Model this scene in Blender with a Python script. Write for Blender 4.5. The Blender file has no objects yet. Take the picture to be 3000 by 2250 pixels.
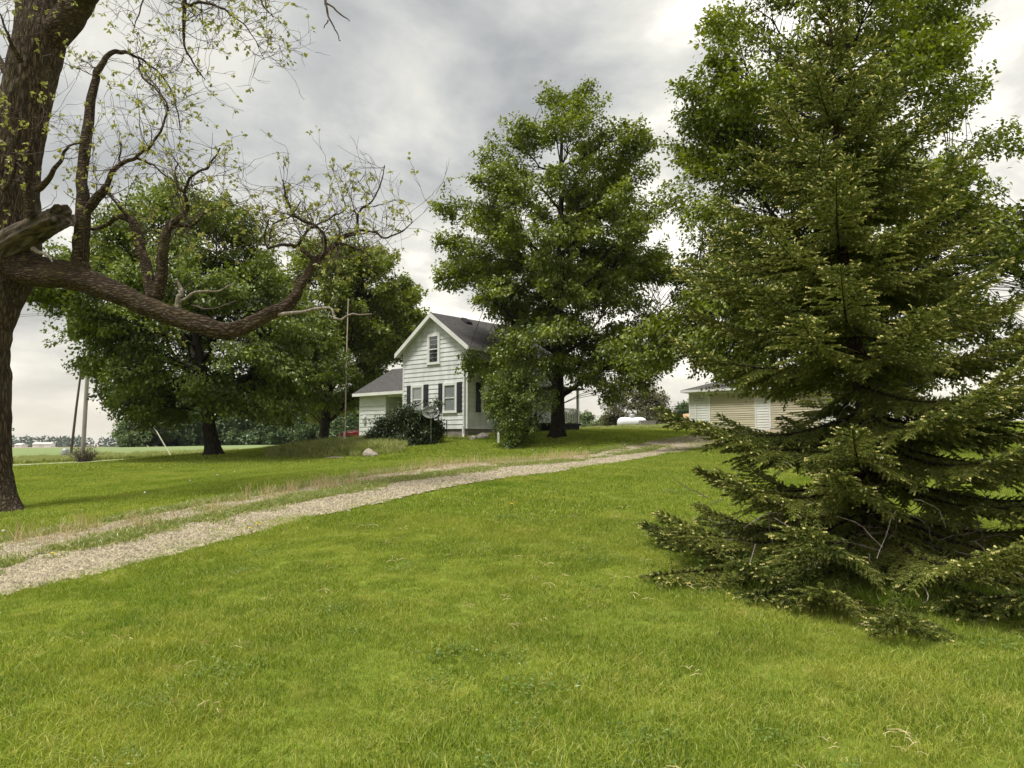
import bpy, math, random
import numpy as np
from mathutils import Vector, Matrix

# ------------------------------------------------------------------ camera, sky, sun, exposure
SC = bpy.context.scene
COL = SC.collection
F = 2200.0                      # focal length in pixels of the 3000 px wide photograph
HZ = 1297.0                     # horizon row
EYE = 1.55
PITCH = math.atan((HZ - 1125.0) / F)
cam_d = bpy.data.cameras.new('camera')
cam = bpy.data.objects.new('camera', cam_d)
COL.objects.link(cam)
cam.location = (0, 0, EYE)
cam.rotation_euler = (math.pi / 2 + PITCH, 0, 0)
cam_d.sensor_width = 36.0
cam_d.lens = 36.0 * F / 3000.0
cam_d.clip_start = 0.05
cam_d.clip_end = 8000
SC.camera = cam

SUN_EL, SUN_AZ = math.radians(66), math.radians(228)      # azimuth clockwise from +Y
W = bpy.data.worlds.new('World')
SC.world = W
W.use_nodes = True


def build_world():
    nt = W.node_tree
    nt.nodes.clear()
    N, L = nt.nodes.new, nt.links.new
    out = N('ShaderNodeOutputWorld')
    bg = N('ShaderNodeBackground')
    bg.inputs['Strength'].default_value = 0.074
    sky = N('ShaderNodeTexSky')
    sky.sky_type = 'NISHITA'
    sky.sun_disc = False
    sky.sun_elevation = SUN_EL
    sky.sun_rotation = SUN_AZ
    tc = N('ShaderNodeTexCoord')
    sep = N('ShaderNodeSeparateXYZ')
    L(tc.outputs['Generated'], sep.inputs[0])

    def math_(op, a, b=None, c=None):
        m = N('ShaderNodeMath')
        m.operation = op
        for i, v in enumerate((a, b, c)):
            if v is None:
                continue
            if isinstance(v, (int, float)):
                m.inputs[i].default_value = v
            else:
                L(v, m.inputs[i])
        return m.outputs[0]
    zz = math_('ADD', math_('MAXIMUM', sep.outputs['Z'], 0.0), 0.30)
    cmb = N('ShaderNodeCombineXYZ')
    L(math_('DIVIDE', sep.outputs['X'], zz), cmb.inputs[0])
    L(math_('DIVIDE', sep.outputs['Y'], zz), cmb.inputs[1])
    mp = N('ShaderNodeMapping')
    mp.inputs['Location'].default_value = (85.1, 43.7, 121.9)
    mp.inputs['Rotation'].default_value = (0, 0, 18.4)
    L(cmb.outputs[0], mp.inputs[0])

    def noise(scale, detail, rough, dist):
        n = N('ShaderNodeTexNoise')
        n.inputs['Scale'].default_value = scale
        n.inputs['Detail'].default_value = detail
        n.inputs['Roughness'].default_value = rough
        n.inputs['Distortion'].default_value = dist
        L(mp.outputs[0], n.inputs['Vector'])
        return n.outputs[0]
    big = noise(0.62, 2.0, 0.5, 0.0)
    fine = noise(2.6, 9.0, 0.56, 0.25)
    s = math_('ADD', math_('MULTIPLY', big, 0.48), math_('MULTIPLY', fine, 0.52))
    rp = N('ShaderNodeValToRGB')
    e = rp.color_ramp.elements
    e[0].position = 0.41
    e[0].color = (2.15, 2.22, 2.22, 1)
    e[1].position = 0.60
    e[1].color = (6.3, 6.12, 5.45, 1)
    m = rp.color_ramp.elements.new(0.47)
    m.color = (2.92, 2.97, 2.90, 1)
    m2 = rp.color_ramp.elements.new(0.55)
    m2.color = (4.3, 4.22, 3.85, 1)
    L(s, rp.inputs[0])
    # thin bright cream layer low over the horizon, the same all round
    hz = math_('POWER', math_('SUBTRACT', 1.0, math_('MINIMUM', math_('MAXIMUM', sep.outputs['Z'], 0.0), 1.0)), 9.0)
    mx = N('ShaderNodeMix')
    mx.data_type = 'RGBA'
    L(math_('MULTIPLY', hz, 0.8), mx.inputs['Factor'])
    L(rp.outputs[0], mx.inputs['A'])
    mx.inputs['B'].default_value = (5.1, 4.6, 3.7, 1)
    mn = N('ShaderNodeMix')
    mn.data_type = 'RGBA'
    mn.inputs['Factor'].default_value = 0.03
    L(mx.outputs['Result'], mn.inputs['A'])
    L(sky.outputs[0], mn.inputs['B'])
    L(mn.outputs['Result'], bg.inputs['Color'])
    L(bg.outputs[0], out.inputs[0])


build_world()
sun_d = bpy.data.lights.new('sun', 'SUN')
sun_d.energy = 1.5
sun_d.angle = math.radians(14)
sun_d.color = (1.0, 0.97, 0.915)
sun = bpy.data.objects.new('sun', sun_d)
COL.objects.link(sun)
sd = Vector((math.sin(SUN_AZ) * math.cos(SUN_EL), math.cos(SUN_AZ) * math.cos(SUN_EL), math.sin(SUN_EL)))
sun.rotation_euler = sd.to_track_quat('Z', 'Y').to_euler()
sun.location = (0, 0, 60)
SC.view_settings.view_transform = 'Standard'
SC.view_settings.look = 'None'
SC.view_settings.exposure = 1.5
SC.view_settings.gamma = 1.0
SC.view_settings.use_curve_mapping = False
SC.render.engine = 'CYCLES'
SC.cycles.max_bounces = 6
SC.cycles.diffuse_bounces = 2
SC.cycles.glossy_bounces = 2
SC.cycles.transmission_bounces = 4
SC.cycles.transparent_max_bounces = 8
SC.cycles.caustics_reflective = False
SC.cycles.caustics_refractive = False
SC.cycles.use_denoising = True

# ------------------------------------------------------------------ helpers
rng = np.random.default_rng(11)
RX = np.array([1.0, 0, 0])


def at(px, py, Y):
    """point on the view ray of photograph pixel (px,py) at depth Y"""
    a = (px - 1500.0) / F
    b = (1125.0 - py) / F
    cp, sp = math.cos(PITCH), math.sin(PITCH)
    dy, dz = cp - b * sp, sp + b * cp
    k = Y / dy
    return np.array([a * k, Y, EYE + dz * k])


def vnoise(P, seed=0):
    P = np.asarray(P, float)
    i = np.floor(P).astype(np.int64)
    f = P - i
    f = f * f * (3 - 2 * f)

    def h(x, y, z):
        n = (x * 374761393 + y * 668265263 + z * 2147483647 + seed * 1274126177) & 0xffffffff
        n = ((n ^ (n >> 13)) * 1274126177) & 0xffffffff
        return ((n ^ (n >> 16)) & 0xffff) / 65535.0
    r = 0
    for dx in (0, 1):
        for dy in (0, 1):
            for dz in (0, 1):
                w = (f[..., 0] if dx else 1 - f[..., 0]) * (f[..., 1] if dy else 1 - f[..., 1]) * (f[..., 2] if dz else 1 - f[..., 2])
                r = r + w * h(i[..., 0] + dx, i[..., 1] + dy, i[..., 2] + dz)
    return r * 2 - 1


def unit(v):
    v = np.asarray(v, float)
    return v / np.maximum(np.linalg.norm(v, axis=-1, keepdims=True), 1e-9)


class Acc:
    """collects vertices and faces for ONE mesh object"""

    def __init__(s):
        s.v, s.f, s.a, s.n = [], [], [], 0

    def add(s, v, f, var=None):
        v = np.asarray(v, float).reshape(-1, 3)
        f = np.asarray(f, np.int64)
        s.v.append(v)
        s.f.append(f + s.n)
        s.a.append(np.full(len(v), 0.5) if var is None else np.broadcast_to(np.asarray(var, float), (len(v),)))
        s.n += len(v)
        return s

    def box(s, x0, x1, y0, y1, z0, z1, var=None):
        v = [(x, y, z) for z in (z0, z1) for y in (y0, y1) for x in (x0, x1)]
        return s.add(v, [(0, 2, 3, 1), (4, 5, 7, 6), (0, 1, 5, 4), (2, 6, 7, 3), (0, 4, 6, 2), (1, 3, 7, 5)], var)

    def hexa(s, pts, var=None):
        """8 points: bottom ring 4 (ccw), top ring 4"""
        return s.add(pts, [(3, 2, 1, 0), (4, 5, 6, 7), (0, 1, 5, 4), (1, 2, 6, 5), (2, 3, 7, 6), (3, 0, 4, 7)], var)

    def tube(s, path, rad, sides=6, cap=True, var=None):
        path = np.asarray(path, float)
        n = len(path)
        rad = np.broadcast_to(np.asarray(rad, float), (n,))
        t = unit(np.gradient(path, axis=0))
        ref = np.array([0, 0, 1.0]) if abs(t[:, 2]).mean() < 0.8 else np.array([1.0, 0, 0])
        a = unit(np.cross(t, ref))
        b = np.cross(t, a)
        th = np.linspace(0, 2 * np.pi, sides, endpoint=False)
        v = path[:, None] + rad[:, None, None] * (np.cos(th)[None, :, None] * a[:, None] + np.sin(th)[None, :, None] * b[:, None])
        i = np.arange(n - 1)[:, None] * sides
        j = np.arange(sides)[None]
        k = (j + 1) % sides
        f = np.stack([i + j, i + k, i + sides + k, i + sides + j], -1).reshape(-1, 4)
        s.add(v, f, var)
        if cap:
            c = np.concatenate([v[0], v[-1]])
            m = np.arange(sides)
            s.add(c, np.array([m[::-1]]), var)
            s.f.append(np.array([m + sides]) + s.n - 2 * sides)
        return s

    def lathe(s, prof, sides=20, base=(0, 0, 0), var=None):
        prof = np.asarray(prof, float)
        th = np.linspace(0, 2 * np.pi, sides, endpoint=False)
        v = np.stack([prof[:, None, 0] * np.cos(th), prof[:, None, 0] * np.sin(th), np.broadcast_to(prof[:, None, 1], (len(prof), sides))], -1) + np.array(base)
        n = len(prof)
        i = np.arange(n - 1)[:, None] * sides
        j = np.arange(sides)[None]
        k = (j + 1) % sides
        f = np.stack([i + j, i + k, i + sides + k, i + sides + j], -1).reshape(-1, 4)
        return s.add(v, f, var)

    def mesh(s, name, mat, smooth=False):
        me = bpy.data.meshes.new(name)
        v = np.concatenate(s.v) if s.v else np.zeros((0, 3))
        lt = np.concatenate([np.full(len(f), f.shape[1]) for f in s.f]) if s.f else np.zeros(0, int)
        li = np.concatenate([f.ravel() for f in s.f]) if s.f else np.zeros(0, int)
        me.vertices.add(len(v))
        me.vertices.foreach_set('co', v.ravel())
        me.loops.add(len(li))
        me.loops.foreach_set('vertex_index', li.astype(np.int32))
        me.polygons.add(len(lt))
        me.polygons.foreach_set('loop_start', np.concatenate([[0], np.cumsum(lt)[:-1]]).astype(np.int32))
        me.polygons.foreach_set('loop_total', lt.astype(np.int32))
        me.polygons.foreach_set('use_smooth', np.full(len(lt), smooth))
        at_ = me.attributes.new('var', 'FLOAT', 'POINT')
        at_.data.foreach_set('value', np.concatenate(s.a).astype(np.float32))
        me.materials.append(mat)
        me.update()
        me.validate()
        return me

    def obj(s, name, mat, parent=None, smooth=False):
        o = bpy.data.objects.new(name, s.mesh(name, mat, smooth))
        COL.objects.link(o)
        if parent is not None:
            o.parent = parent
        return o


def tag(o, label=None, cat=None, group=None, kind=None):
    if label:
        o['label'] = label
    if cat:
        o['category'] = cat
    if group:
        o['group'] = group
    if kind:
        o['kind'] = kind
    return o


def thing(name, label, cat, loc=(0, 0, 0), rz=0.0, group=None):
    o = bpy.data.objects.new(name, None)
    o.empty_display_size = 0.2
    COL.objects.link(o)
    o.location = loc
    o.rotation_euler = (0, 0, rz)
    return tag(o, label, cat, group)


def copy_tree(o, parent=None):
    c = o.copy()
    COL.objects.link(c)
    c.parent = parent
    for ch in o.children:
        copy_tree(ch, c)
    return c


# ------------------------------------------------------------------ materials
def nodes_of(name):
    m = bpy.data.materials.new(name)
    m.use_nodes = True
    nt = m.node_tree
    nt.nodes.clear()
    return m, nt, nt.nodes.new, nt.links.new


def setin(nt, sock, v):
    if isinstance(v, bpy.types.NodeSocket):
        nt.links.new(v, sock)
    else:
        sock.default_value = v


def nmath(nt, op, a, b=0.0):
    m = nt.nodes.new('ShaderNodeMath')
    m.operation = op
    setin(nt, m.inputs[0], a)
    setin(nt, m.inputs[1], b)
    return m.outputs[0]


def nmix(nt, f, a, b):
    m = nt.nodes.new('ShaderNodeMix')
    m.data_type = 'RGBA'
    setin(nt, m.inputs['Factor'], f)
    setin(nt, m.inputs['A'], a)
    setin(nt, m.inputs['B'], b)
    return m.outputs['Result']


def c4(c):
    return (c[0], c[1], c[2], 1.0)


def nnoise(nt, vec, scale, detail=4.0, rough=0.55, dist=0.0):
    n = nt.nodes.new('ShaderNodeTexNoise')
    n.inputs['Scale'].default_value = scale
    n.inputs['Detail'].default_value = detail
    n.inputs['Roughness'].default_value = rough
    n.inputs['Distortion'].default_value = dist
    nt.links.new(vec, n.inputs['Vector'])
    return n.outputs[0]


def nramp(nt, v, lo, hi):
    r = nt.nodes.new('ShaderNodeMapRange')
    r.inputs['From Min'].default_value = lo
    r.inputs['From Max'].default_value = hi
    nt.links.new(v, r.inputs['Value'])
    return r.outputs[0]


def npos(nt, scale=None):
    g = nt.nodes.new('ShaderNodeNewGeometry')
    o = g.outputs['Position']
    if scale:
        m = nt.nodes.new('ShaderNodeMapping')
        m.inputs['Scale'].default_value = scale
        nt.links.new(o, m.inputs[0])
        o = m.outputs[0]
    return o


def nobj(nt, scale=None, rot=None):
    g = nt.nodes.new('ShaderNodeTexCoord')
    o = g.outputs['Object']
    if rot:
        m = nt.nodes.new('ShaderNodeMapping')
        m.inputs['Rotation'].default_value = rot
        nt.links.new(o, m.inputs[0])
        o = m.outputs[0]
    if scale:
        m = nt.nodes.new('ShaderNodeMapping')
        m.inputs['Scale'].default_value = scale
        nt.links.new(o, m.inputs[0])
        o = m.outputs[0]
    return o


def nvar(nt):
    a = nt.nodes.new('ShaderNodeAttribute')
    a.attribute_name = 'var'
    return a.outputs['Fac']


def plain(name, c1, c2=None, rough=0.7, scale=4.0, stretch=None, bump=0.0, bscale=None, metal=0.0, lo=0.35, hi=0.65, var=0.0, spec=0.3, rot=None):
    """two-tone noise material with optional bump; `var` mixes a per-piece tone"""
    m, nt, N, L = nodes_of(name)
    out = N('ShaderNodeOutputMaterial')
    p = N('ShaderNodeBsdfPrincipled')
    c2 = c2 or tuple(x * 0.8 for x in c1)
    co = nobj(nt, stretch, rot)
    f = nramp(nt, nnoise(nt, co, scale, 5.0), lo, hi)
    col = nmix(nt, f, c4(c2), c4(c1))
    if var:
        hv = N('ShaderNodeHueSaturation')
        L(col, hv.inputs['Color'])
        L(nmath(nt, 'ADD', nmath(nt, 'MULTIPLY', nvar(nt), var * 2), 1.0 - var), hv.inputs['Value'])
        col = hv.outputs[0]
    L(col, p.inputs['Base Color'])
    p.inputs['Roughness'].default_value = rough
    p.inputs['Metallic'].default_value = metal
    p.inputs['Specular IOR Level'].default_value = spec
    if bump:
        b = N('ShaderNodeBump')
        b.inputs['Strength'].default_value = bump
        b.inputs['Distance'].default_value = 0.02
        L(nnoise(nt, co, bscale or scale * 6, 6.0), b.inputs['Height'])
        L(b.outputs[0], p.inputs['Normal'])
    L(p.outputs[0], out.inputs[0])
    return m


def leaf(name, dark, light, trans=0.35, world=None, tip=None, rough=0.42, gloss=0.05):
    """foliage: per-leaf tone from `var`, light passing through the blade; tip = colour where var > 1"""
    m, nt, N, L = nodes_of(name)
    out = N('ShaderNodeOutputMaterial')
    v = nvar(nt)
    col = nmix(nt, v, c4(dark), c4(light))
    if tip:
        col = nmix(nt, nramp(nt, v, 1.2, 1.8), col, c4(tip))
    if world:
        for sc, c, lo, hi in world:
            col = nmix(nt, nramp(nt, nnoise(nt, npos(nt), sc, 3.0), lo, hi), col, c4(c))
    d = N('ShaderNodeBsdfDiffuse')
    L(col, d.inputs['Color'])
    t = N('ShaderNodeBsdfTranslucent')
    hv = N('ShaderNodeHueSaturation')
    hv.inputs['Saturation'].default_value = 1.1
    hv.inputs['Value'].default_value = 1.25
    L(col, hv.inputs['Color'])
    L(hv.outputs[0], t.inputs['Color'])
    mx = N('ShaderNodeMixShader')
    mx.inputs[0].default_value = trans
    L(d.outputs[0], mx.inputs[1])
    L(t.outputs[0], mx.inputs[2])
    g = N('ShaderNodeBsdfGlossy')
    g.inputs['Roughness'].default_value = rough
    g.inputs['Color'].default_value = (0.9, 0.95, 0.9, 1)
    m2 = N('ShaderNodeMixShader')
    m2.inputs[0].default_value = gloss
    L(mx.outputs[0], m2.inputs[1])
    L(g.outputs[0], m2.inputs[2])
    L(m2.outputs[0], out.inputs[0])
    return m


def bark(name, c1, c2, sx=9.0, sz=1.6, bump=1.0, moss=None, st=None):
    m, nt, N, L = nodes_of(name)
    out = N('ShaderNodeOutputMaterial')
    p = N('ShaderNodeBsdfPrincipled')
    co = nobj(nt, st or (sx, sx, sz))
    vo = N('ShaderNodeTexVoronoi')
    vo.feature = 'DISTANCE_TO_EDGE'
    vo.inputs['Scale'].default_value = 1.3
    vo.inputs['Randomness'].default_value = 1.0
    ds = N('ShaderNodeVectorMath')
    ds.operation = 'ADD'
    n3 = N('ShaderNodeTexNoise')
    n3.inputs['Scale'].default_value = 1.1
    n3.inputs['Detail'].default_value = 4
    L(co, n3.inputs['Vector'])
    L(co, ds.inputs[0])
    L(n3.outputs['Color'], ds.inputs[1])
    L(ds.outputs[0], vo.inputs['Vector'])
    crack = nramp(nt, vo.outputs['Distance'], 0.02, 0.28)
    nz = nnoise(nt, co, 3.0, 6.0)
    col = nmix(nt, nmath(nt, 'MULTIPLY', crack, nramp(nt, nz, 0.2, 0.75)), c4(c2), c4(c1))
    if moss:
        col = nmix(nt, nmath(nt, 'MULTIPLY', nramp(nt, nnoise(nt, nobj(nt), 1.4, 4.0), 0.5, 0.75), 0.5), col, c4(moss))
    L(col, p.inputs['Base Color'])
    p.inputs['Roughness'].default_value = 0.9
    p.inputs['Specular IOR Level'].default_value = 0.15
    b = N('ShaderNodeBump')
    b.inputs['Strength'].default_value = bump
    b.inputs['Distance'].default_value = 0.03
    L(nmath(nt, 'ADD', nmath(nt, 'MULTIPLY', crack, 0.8), nmath(nt, 'MULTIPLY', nz, 0.5)), b.inputs['Height'])
    L(b.outputs[0], p.inputs['Normal'])
    L(p.outputs[0], out.inputs[0])
    return m


def glass(name):
    m, nt, N, L = nodes_of(name)
    out = N('ShaderNodeOutputMaterial')
    t = N('ShaderNodeBsdfTransparent')
    t.inputs[0].default_value = (0.88, 0.9, 0.9, 1)
    g = N('ShaderNodeBsdfGlossy')
    g.inputs['Roughness'].default_value = 0.04
    fr = N('ShaderNodeLayerWeight')
    fr.inputs['Blend'].default_value = 0.5
    n = nnoise(nt, nobj(nt), 1.5, 2.0)
    b = N('ShaderNodeBump')
    b.inputs['Strength'].default_value = 0.08
    L(n, b.inputs['Height'])
    L(b.outputs[0], g.inputs['Normal'])
    mx = N('ShaderNodeMixShader')
    L(nmath(nt, 'ADD', nmath(nt, 'MULTIPLY', nmath(nt, 'POWER', fr.outputs['Facing'], 3.0), 0.6), 0.05), mx.inputs[0])
    L(t.outputs[0], mx.inputs[1])
    L(g.outputs[0], mx.inputs[2])
    L(mx.outputs[0], out.inputs[0])
    return m


M = {}
M['bark_walnut'] = bark('bark_walnut', (0.20, 0.145, 0.095), (0.034, 0.024, 0.017), 13.0, 2.6, 1.0, (0.13, 0.12, 0.07))
M['bark_limb'] = bark('bark_limb', (0.19, 0.135, 0.085), (0.032, 0.022, 0.015), 1.0, 1.0, 1.0, (0.16, 0.13, 0.07), (4.2, 13.0, 15.0))
M['bark_maple'] = bark('bark_maple', (0.075, 0.060, 0.045), (0.022, 0.018, 0.014), 10.0, 1.6, 0.7)
M['bark_spruce'] = bark('bark_spruce', (0.085, 0.062, 0.045), (0.030, 0.021, 0.015), 14.0, 9.0, 0.6)
M['deadwood'] = plain('deadwood', (0.40, 0.35, 0.29), (0.16, 0.13, 0.10), 0.9, 5.0, (6, 6, 1), 0.6)
M['stubwood'] = plain('stubwood', (0.145, 0.112, 0.08), (0.022, 0.017, 0.013), 0.9, 1.0, (1.6, 12, 16), 0.9, 2.0, rot=(0, .42, 0))
M['twig'] = plain('twig', (0.13, 0.10, 0.08), (0.07, 0.05, 0.04), 0.9, 3.0)
M['leaf_maple'] = leaf('leaf_maple', (0.030, 0.056, 0.008), (0.265, 0.325, 0.044), 0.29)
M['leaf_maple_bright'] = leaf('leaf_maple_bright', (0.044, 0.074, 0.008), (0.285, 0.330, 0.032), 0.32)
M['leaf_walnut'] = leaf('leaf_walnut', (0.24, 0.25, 0.055), (0.50, 0.49, 0.15), 0.4)
M['leaf_yew'] = leaf('leaf_yew', (0.022, 0.036, 0.010), (0.070, 0.100, 0.026), 0.15)
M['leaf_shrub'] = leaf('leaf_shrub', (0.075, 0.115, 0.016), (0.260, 0.320, 0.060), 0.36)
M['leaf_crab'] = leaf('leaf_crab', (0.070, 0.070, 0.026), (0.190, 0.175, 0.075), 0.3)
M['leaf_far'] = leaf('leaf_far', (0.034, 0.066, 0.018), (0.125, 0.180, 0.050), 0.25)
M['leaf_far2'] = leaf('leaf_far2', (0.065, 0.105, 0.030), (0.190, 0.240, 0.080), 0.3)
M['leaf_wood'] = leaf('leaf_wood', (0.050, 0.075, 0.048), (0.085, 0.115, 0.070), 0.2)
M['needle'] = leaf('needle', (0.066, 0.088, 0.018), (0.290, 0.310, 0.070), 0.24, tip=(0.80, 0.72, 0.30), gloss=0.03)
M['grass'] = leaf('grass', (0.112, 0.184, 0.020), (0.455, 0.520, 0.086), 0.45,
                  world=[(0.62, (0.440, 0.455, 0.085), 0.50, 0.82), (0.33, (0.160, 0.255, 0.018), 0.54, 0.82), (2.8, (0.54, 0.51, 0.14), 0.58, 0.86), (1.3, (0.12, 0.20, 0.016), 0.60, 0.86)],
                  tip=(0.60, 0.54, 0.17), gloss=0.02)
M['clover'] = leaf('clover', (0.085, 0.150, 0.020), (0.200, 0.280, 0.045), 0.3)
M['weed'] = leaf('weed', (0.170, 0.230, 0.034), (0.390, 0.430, 0.120), 0.42, tip=(0.62, 0.55, 0.28))
M['straw'] = leaf('straw', (0.56, 0.44, 0.22), (0.80, 0.66, 0.38), 0.25)
M['white_paint'] = plain('white_paint', (0.80, 0.80, 0.76), (0.70, 0.70, 0.66), 0.5, 2.0)
M['siding'] = plain('siding', (0.73, 0.75, 0.735), (0.56, 0.575, 0.55), 0.55, 1.3, (2.2, 2.2, .7), 0.05, lo=.28, hi=.62, var=0.07)
M['siding_wing'] = plain('siding_wing', (0.64, 0.66, 0.62), (0.52, 0.54, 0.51), 0.6, 1.3, (1, 1, 3), 0.05, var=0.06)
M['siding_garage'] = plain('siding_garage', (0.78, 0.78, 0.74), (0.68, 0.68, 0.64), 0.5, 1.5, var=0.04)
M['door_tan'] = plain('door_tan', (0.62, 0.56, 0.415), (0.50, 0.45, 0.33), 0.6, 1.6, (0.5, 0.5, 6), var=0.1)
M['shingle'] = plain('shingle', (0.115, 0.108, 0.105), (0.055, 0.052, 0.052), 0.95, 7.0, (1, 1, 3), 0.5, 30.0)
M['skirt'] = plain('skirt', (0.27, 0.235, 0.20), (0.17, 0.145, 0.125), 0.85, 3.0, (1, 1, 5), 0.2, var=0.12)
M['shutter'] = plain('shutter', (0.032, 0.033, 0.037), (0.022, 0.023, 0.026), 0.5, 4.0)
M['dark'] = plain('dark', (0.022, 0.022, 0.024), (0.014, 0.014, 0.015), 0.8, 3.0)
M['curtain'] = plain('curtain', (0.66, 0.67, 0.66), (0.48, 0.49, 0.49), 0.9, 6.0, (8, 8, 0.6))
M['glass'] = glass('glass')
M['brick'] = plain('brick', (0.15, 0.085, 0.06), (0.085, 0.055, 0.042), 0.9, 6.0, None, 0.3, var=0.15)
M['mortar'] = plain('mortar', (0.20, 0.18, 0.16), None, 0.95, 8.0)
M['metal_grey'] = plain('metal_grey', (0.42, 0.43, 0.42), (0.33, 0.34, 0.33), 0.45, 3.0, metal=0.3)
M['dish_grey'] = plain('dish_grey', (0.25, 0.26, 0.25), (0.20, 0.21, 0.20), 0.5, 2.0)
M['rust'] = plain('rust', (0.52, 0.38, 0.27), (0.72, 0.66, 0.57), 0.85, 3.0, (8, 8, 1.2), 0.2)
M['tank_white'] = plain('tank_white', (0.82, 0.83, 0.84), (0.72, 0.73, 0.74), 0.35, 1.2)
M['tank_tan'] = plain('tank_tan', (0.62, 0.40, 0.22), (0.50, 0.30, 0.16), 0.6, 1.5)
M['stone'] = plain('stone', (0.38, 0.34, 0.29), (0.22, 0.20, 0.17), 0.9, 4.0, None, 0.4)
M['stone_light'] = plain('stone_light', (0.50, 0.43, 0.35), (0.32, 0.27, 0.22), 0.9, 5.0, None, 0.4)
M['pole_wood'] = plain('pole_wood', (0.33, 0.31, 0.28), (0.22, 0.20, 0.18), 0.9, 3.0, (8, 8, 0.5), 0.3)
M['pole_dark'] = plain('pole_dark', (0.10, 0.075, 0.06), (0.06, 0.045, 0.035), 0.9, 3.0, (8, 8, 0.5), 0.3)
M['car_red'] = plain('car_red', (0.55, 0.06, 0.06), (0.50, 0.05, 0.05), 0.25, 1.0, spec=0.6)
M['rubber'] = plain('rubber', (0.02, 0.02, 0.02), None, 0.8, 4.0)
M['chrome'] = plain('chrome', (0.7, 0.7, 0.7), None, 0.2, 2.0, metal=0.9)
M['lamp_glass'] = plain('lamp_glass', (0.75, 0.75, 0.72), None, 0.15, 2.0, spec=0.7)
M['sign_green'] = plain('sign_green', (0.02, 0.12, 0.10), None, 0.4, 2.0)
M['yellow_guard'] = plain('yellow_guard', (0.62, 0.58, 0.36), (0.50, 0.48, 0.34), 0.6, 2.0)
M['dandelion_yellow'] = plain('dandelion_yellow', (0.75, 0.52, 0.03), (0.65, 0.42, 0.02), 0.7, 20.0)
M['dandelion_puff'] = plain('dandelion_puff', (0.72, 0.70, 0.62), (0.55, 0.53, 0.45), 0.9, 30.0)
M['stem'] = plain('stem', (0.16, 0.22, 0.06), None, 0.8, 8.0)
M['gravel'] = plain('gravel', (0.46, 0.40, 0.285), (0.31, 0.265, 0.185), 0.95, 2.0, var=0.5)
M['barn_white'] = plain('barn_white', (0.80, 0.80, 0.78), (0.72, 0.72, 0.70), 0.6, 0.3)
M['roof_pale'] = plain('roof_pale', (0.62, 0.62, 0.60), (0.52, 0.52, 0.50), 0.6, 0.3)


def ground_mat():
    m, nt, N, L = nodes_of('ground_soil')
    out = N('ShaderNodeOutputMaterial')
    p = N('ShaderNodeBsdfPrincipled')
    pos = npos(nt)
    sep = N('ShaderNodeSeparateXYZ')
    L(pos, sep.inputs[0])
    lawn = nmix(nt, nramp(nt, nnoise(nt, pos, 0.35, 5.0), 0.35, 0.7), c4((0.105, 0.155, 0.016)), c4((0.22, 0.265, 0.036)))
    lawn = nmix(nt, nmath(nt, 'MULTIPLY', nramp(nt, nnoise(nt, pos, 14.0, 5.0), 0.48, 0.75), 0.7), lawn, c4((0.10, 0.13, 0.016)))
    lawn = nmix(nt, nmath(nt, 'MULTIPLY', nramp(nt, nnoise(nt, pos, 30.0, 4.0), 0.5, 0.72), 0.45), lawn, c4((0.36, 0.35, 0.09)))
    # crop field beyond the road, then bare tan soil, both real ground cover
    field = nmix(nt, nramp(nt, nnoise(nt, npos(nt, (0.02, 0.12, 1)), 1.0, 4.0), 0.3, 0.7), c4((0.185, 0.245, 0.095)), c4((0.240, 0.290, 0.125)))
    soil = nmix(nt, nramp(nt, nnoise(nt, npos(nt, (0.01, 0.05, 1)), 1.0, 4.0), 0.3, 0.7), c4((0.36, 0.28, 0.19)), c4((0.30, 0.25, 0.16)))
    d = nmath(nt, 'ADD', sep.outputs['Y'], nmath(nt, 'MULTIPLY', nnoise(nt, pos, 0.05, 2.0), 8.0))
    col = nmix(nt, nramp(nt, d, 62.0, 66.0), lawn, field)
    far = nmath(nt, 'ADD', sep.outputs['Y'], nmath(nt, 'MULTIPLY', sep.outputs['X'], 0.28))
    col = nmix(nt, nramp(nt, far, 150.0, 156.0), col, soil)
    L(col, p.inputs['Base Color'])
    p.inputs['Roughness'].default_value = 0.95
    p.inputs['Specular IOR Level'].default_value = 0.1
    b = N('ShaderNodeBump')
    b.inputs['Strength'].default_value = 0.6
    b.inputs['Distance'].default_value = 0.04
    L(nnoise(nt, pos, 18.0, 5.0), b.inputs['Height'])
    L(b.outputs[0], p.inputs['Normal'])
    L(p.outputs[0], out.inputs[0])
    return m


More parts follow.
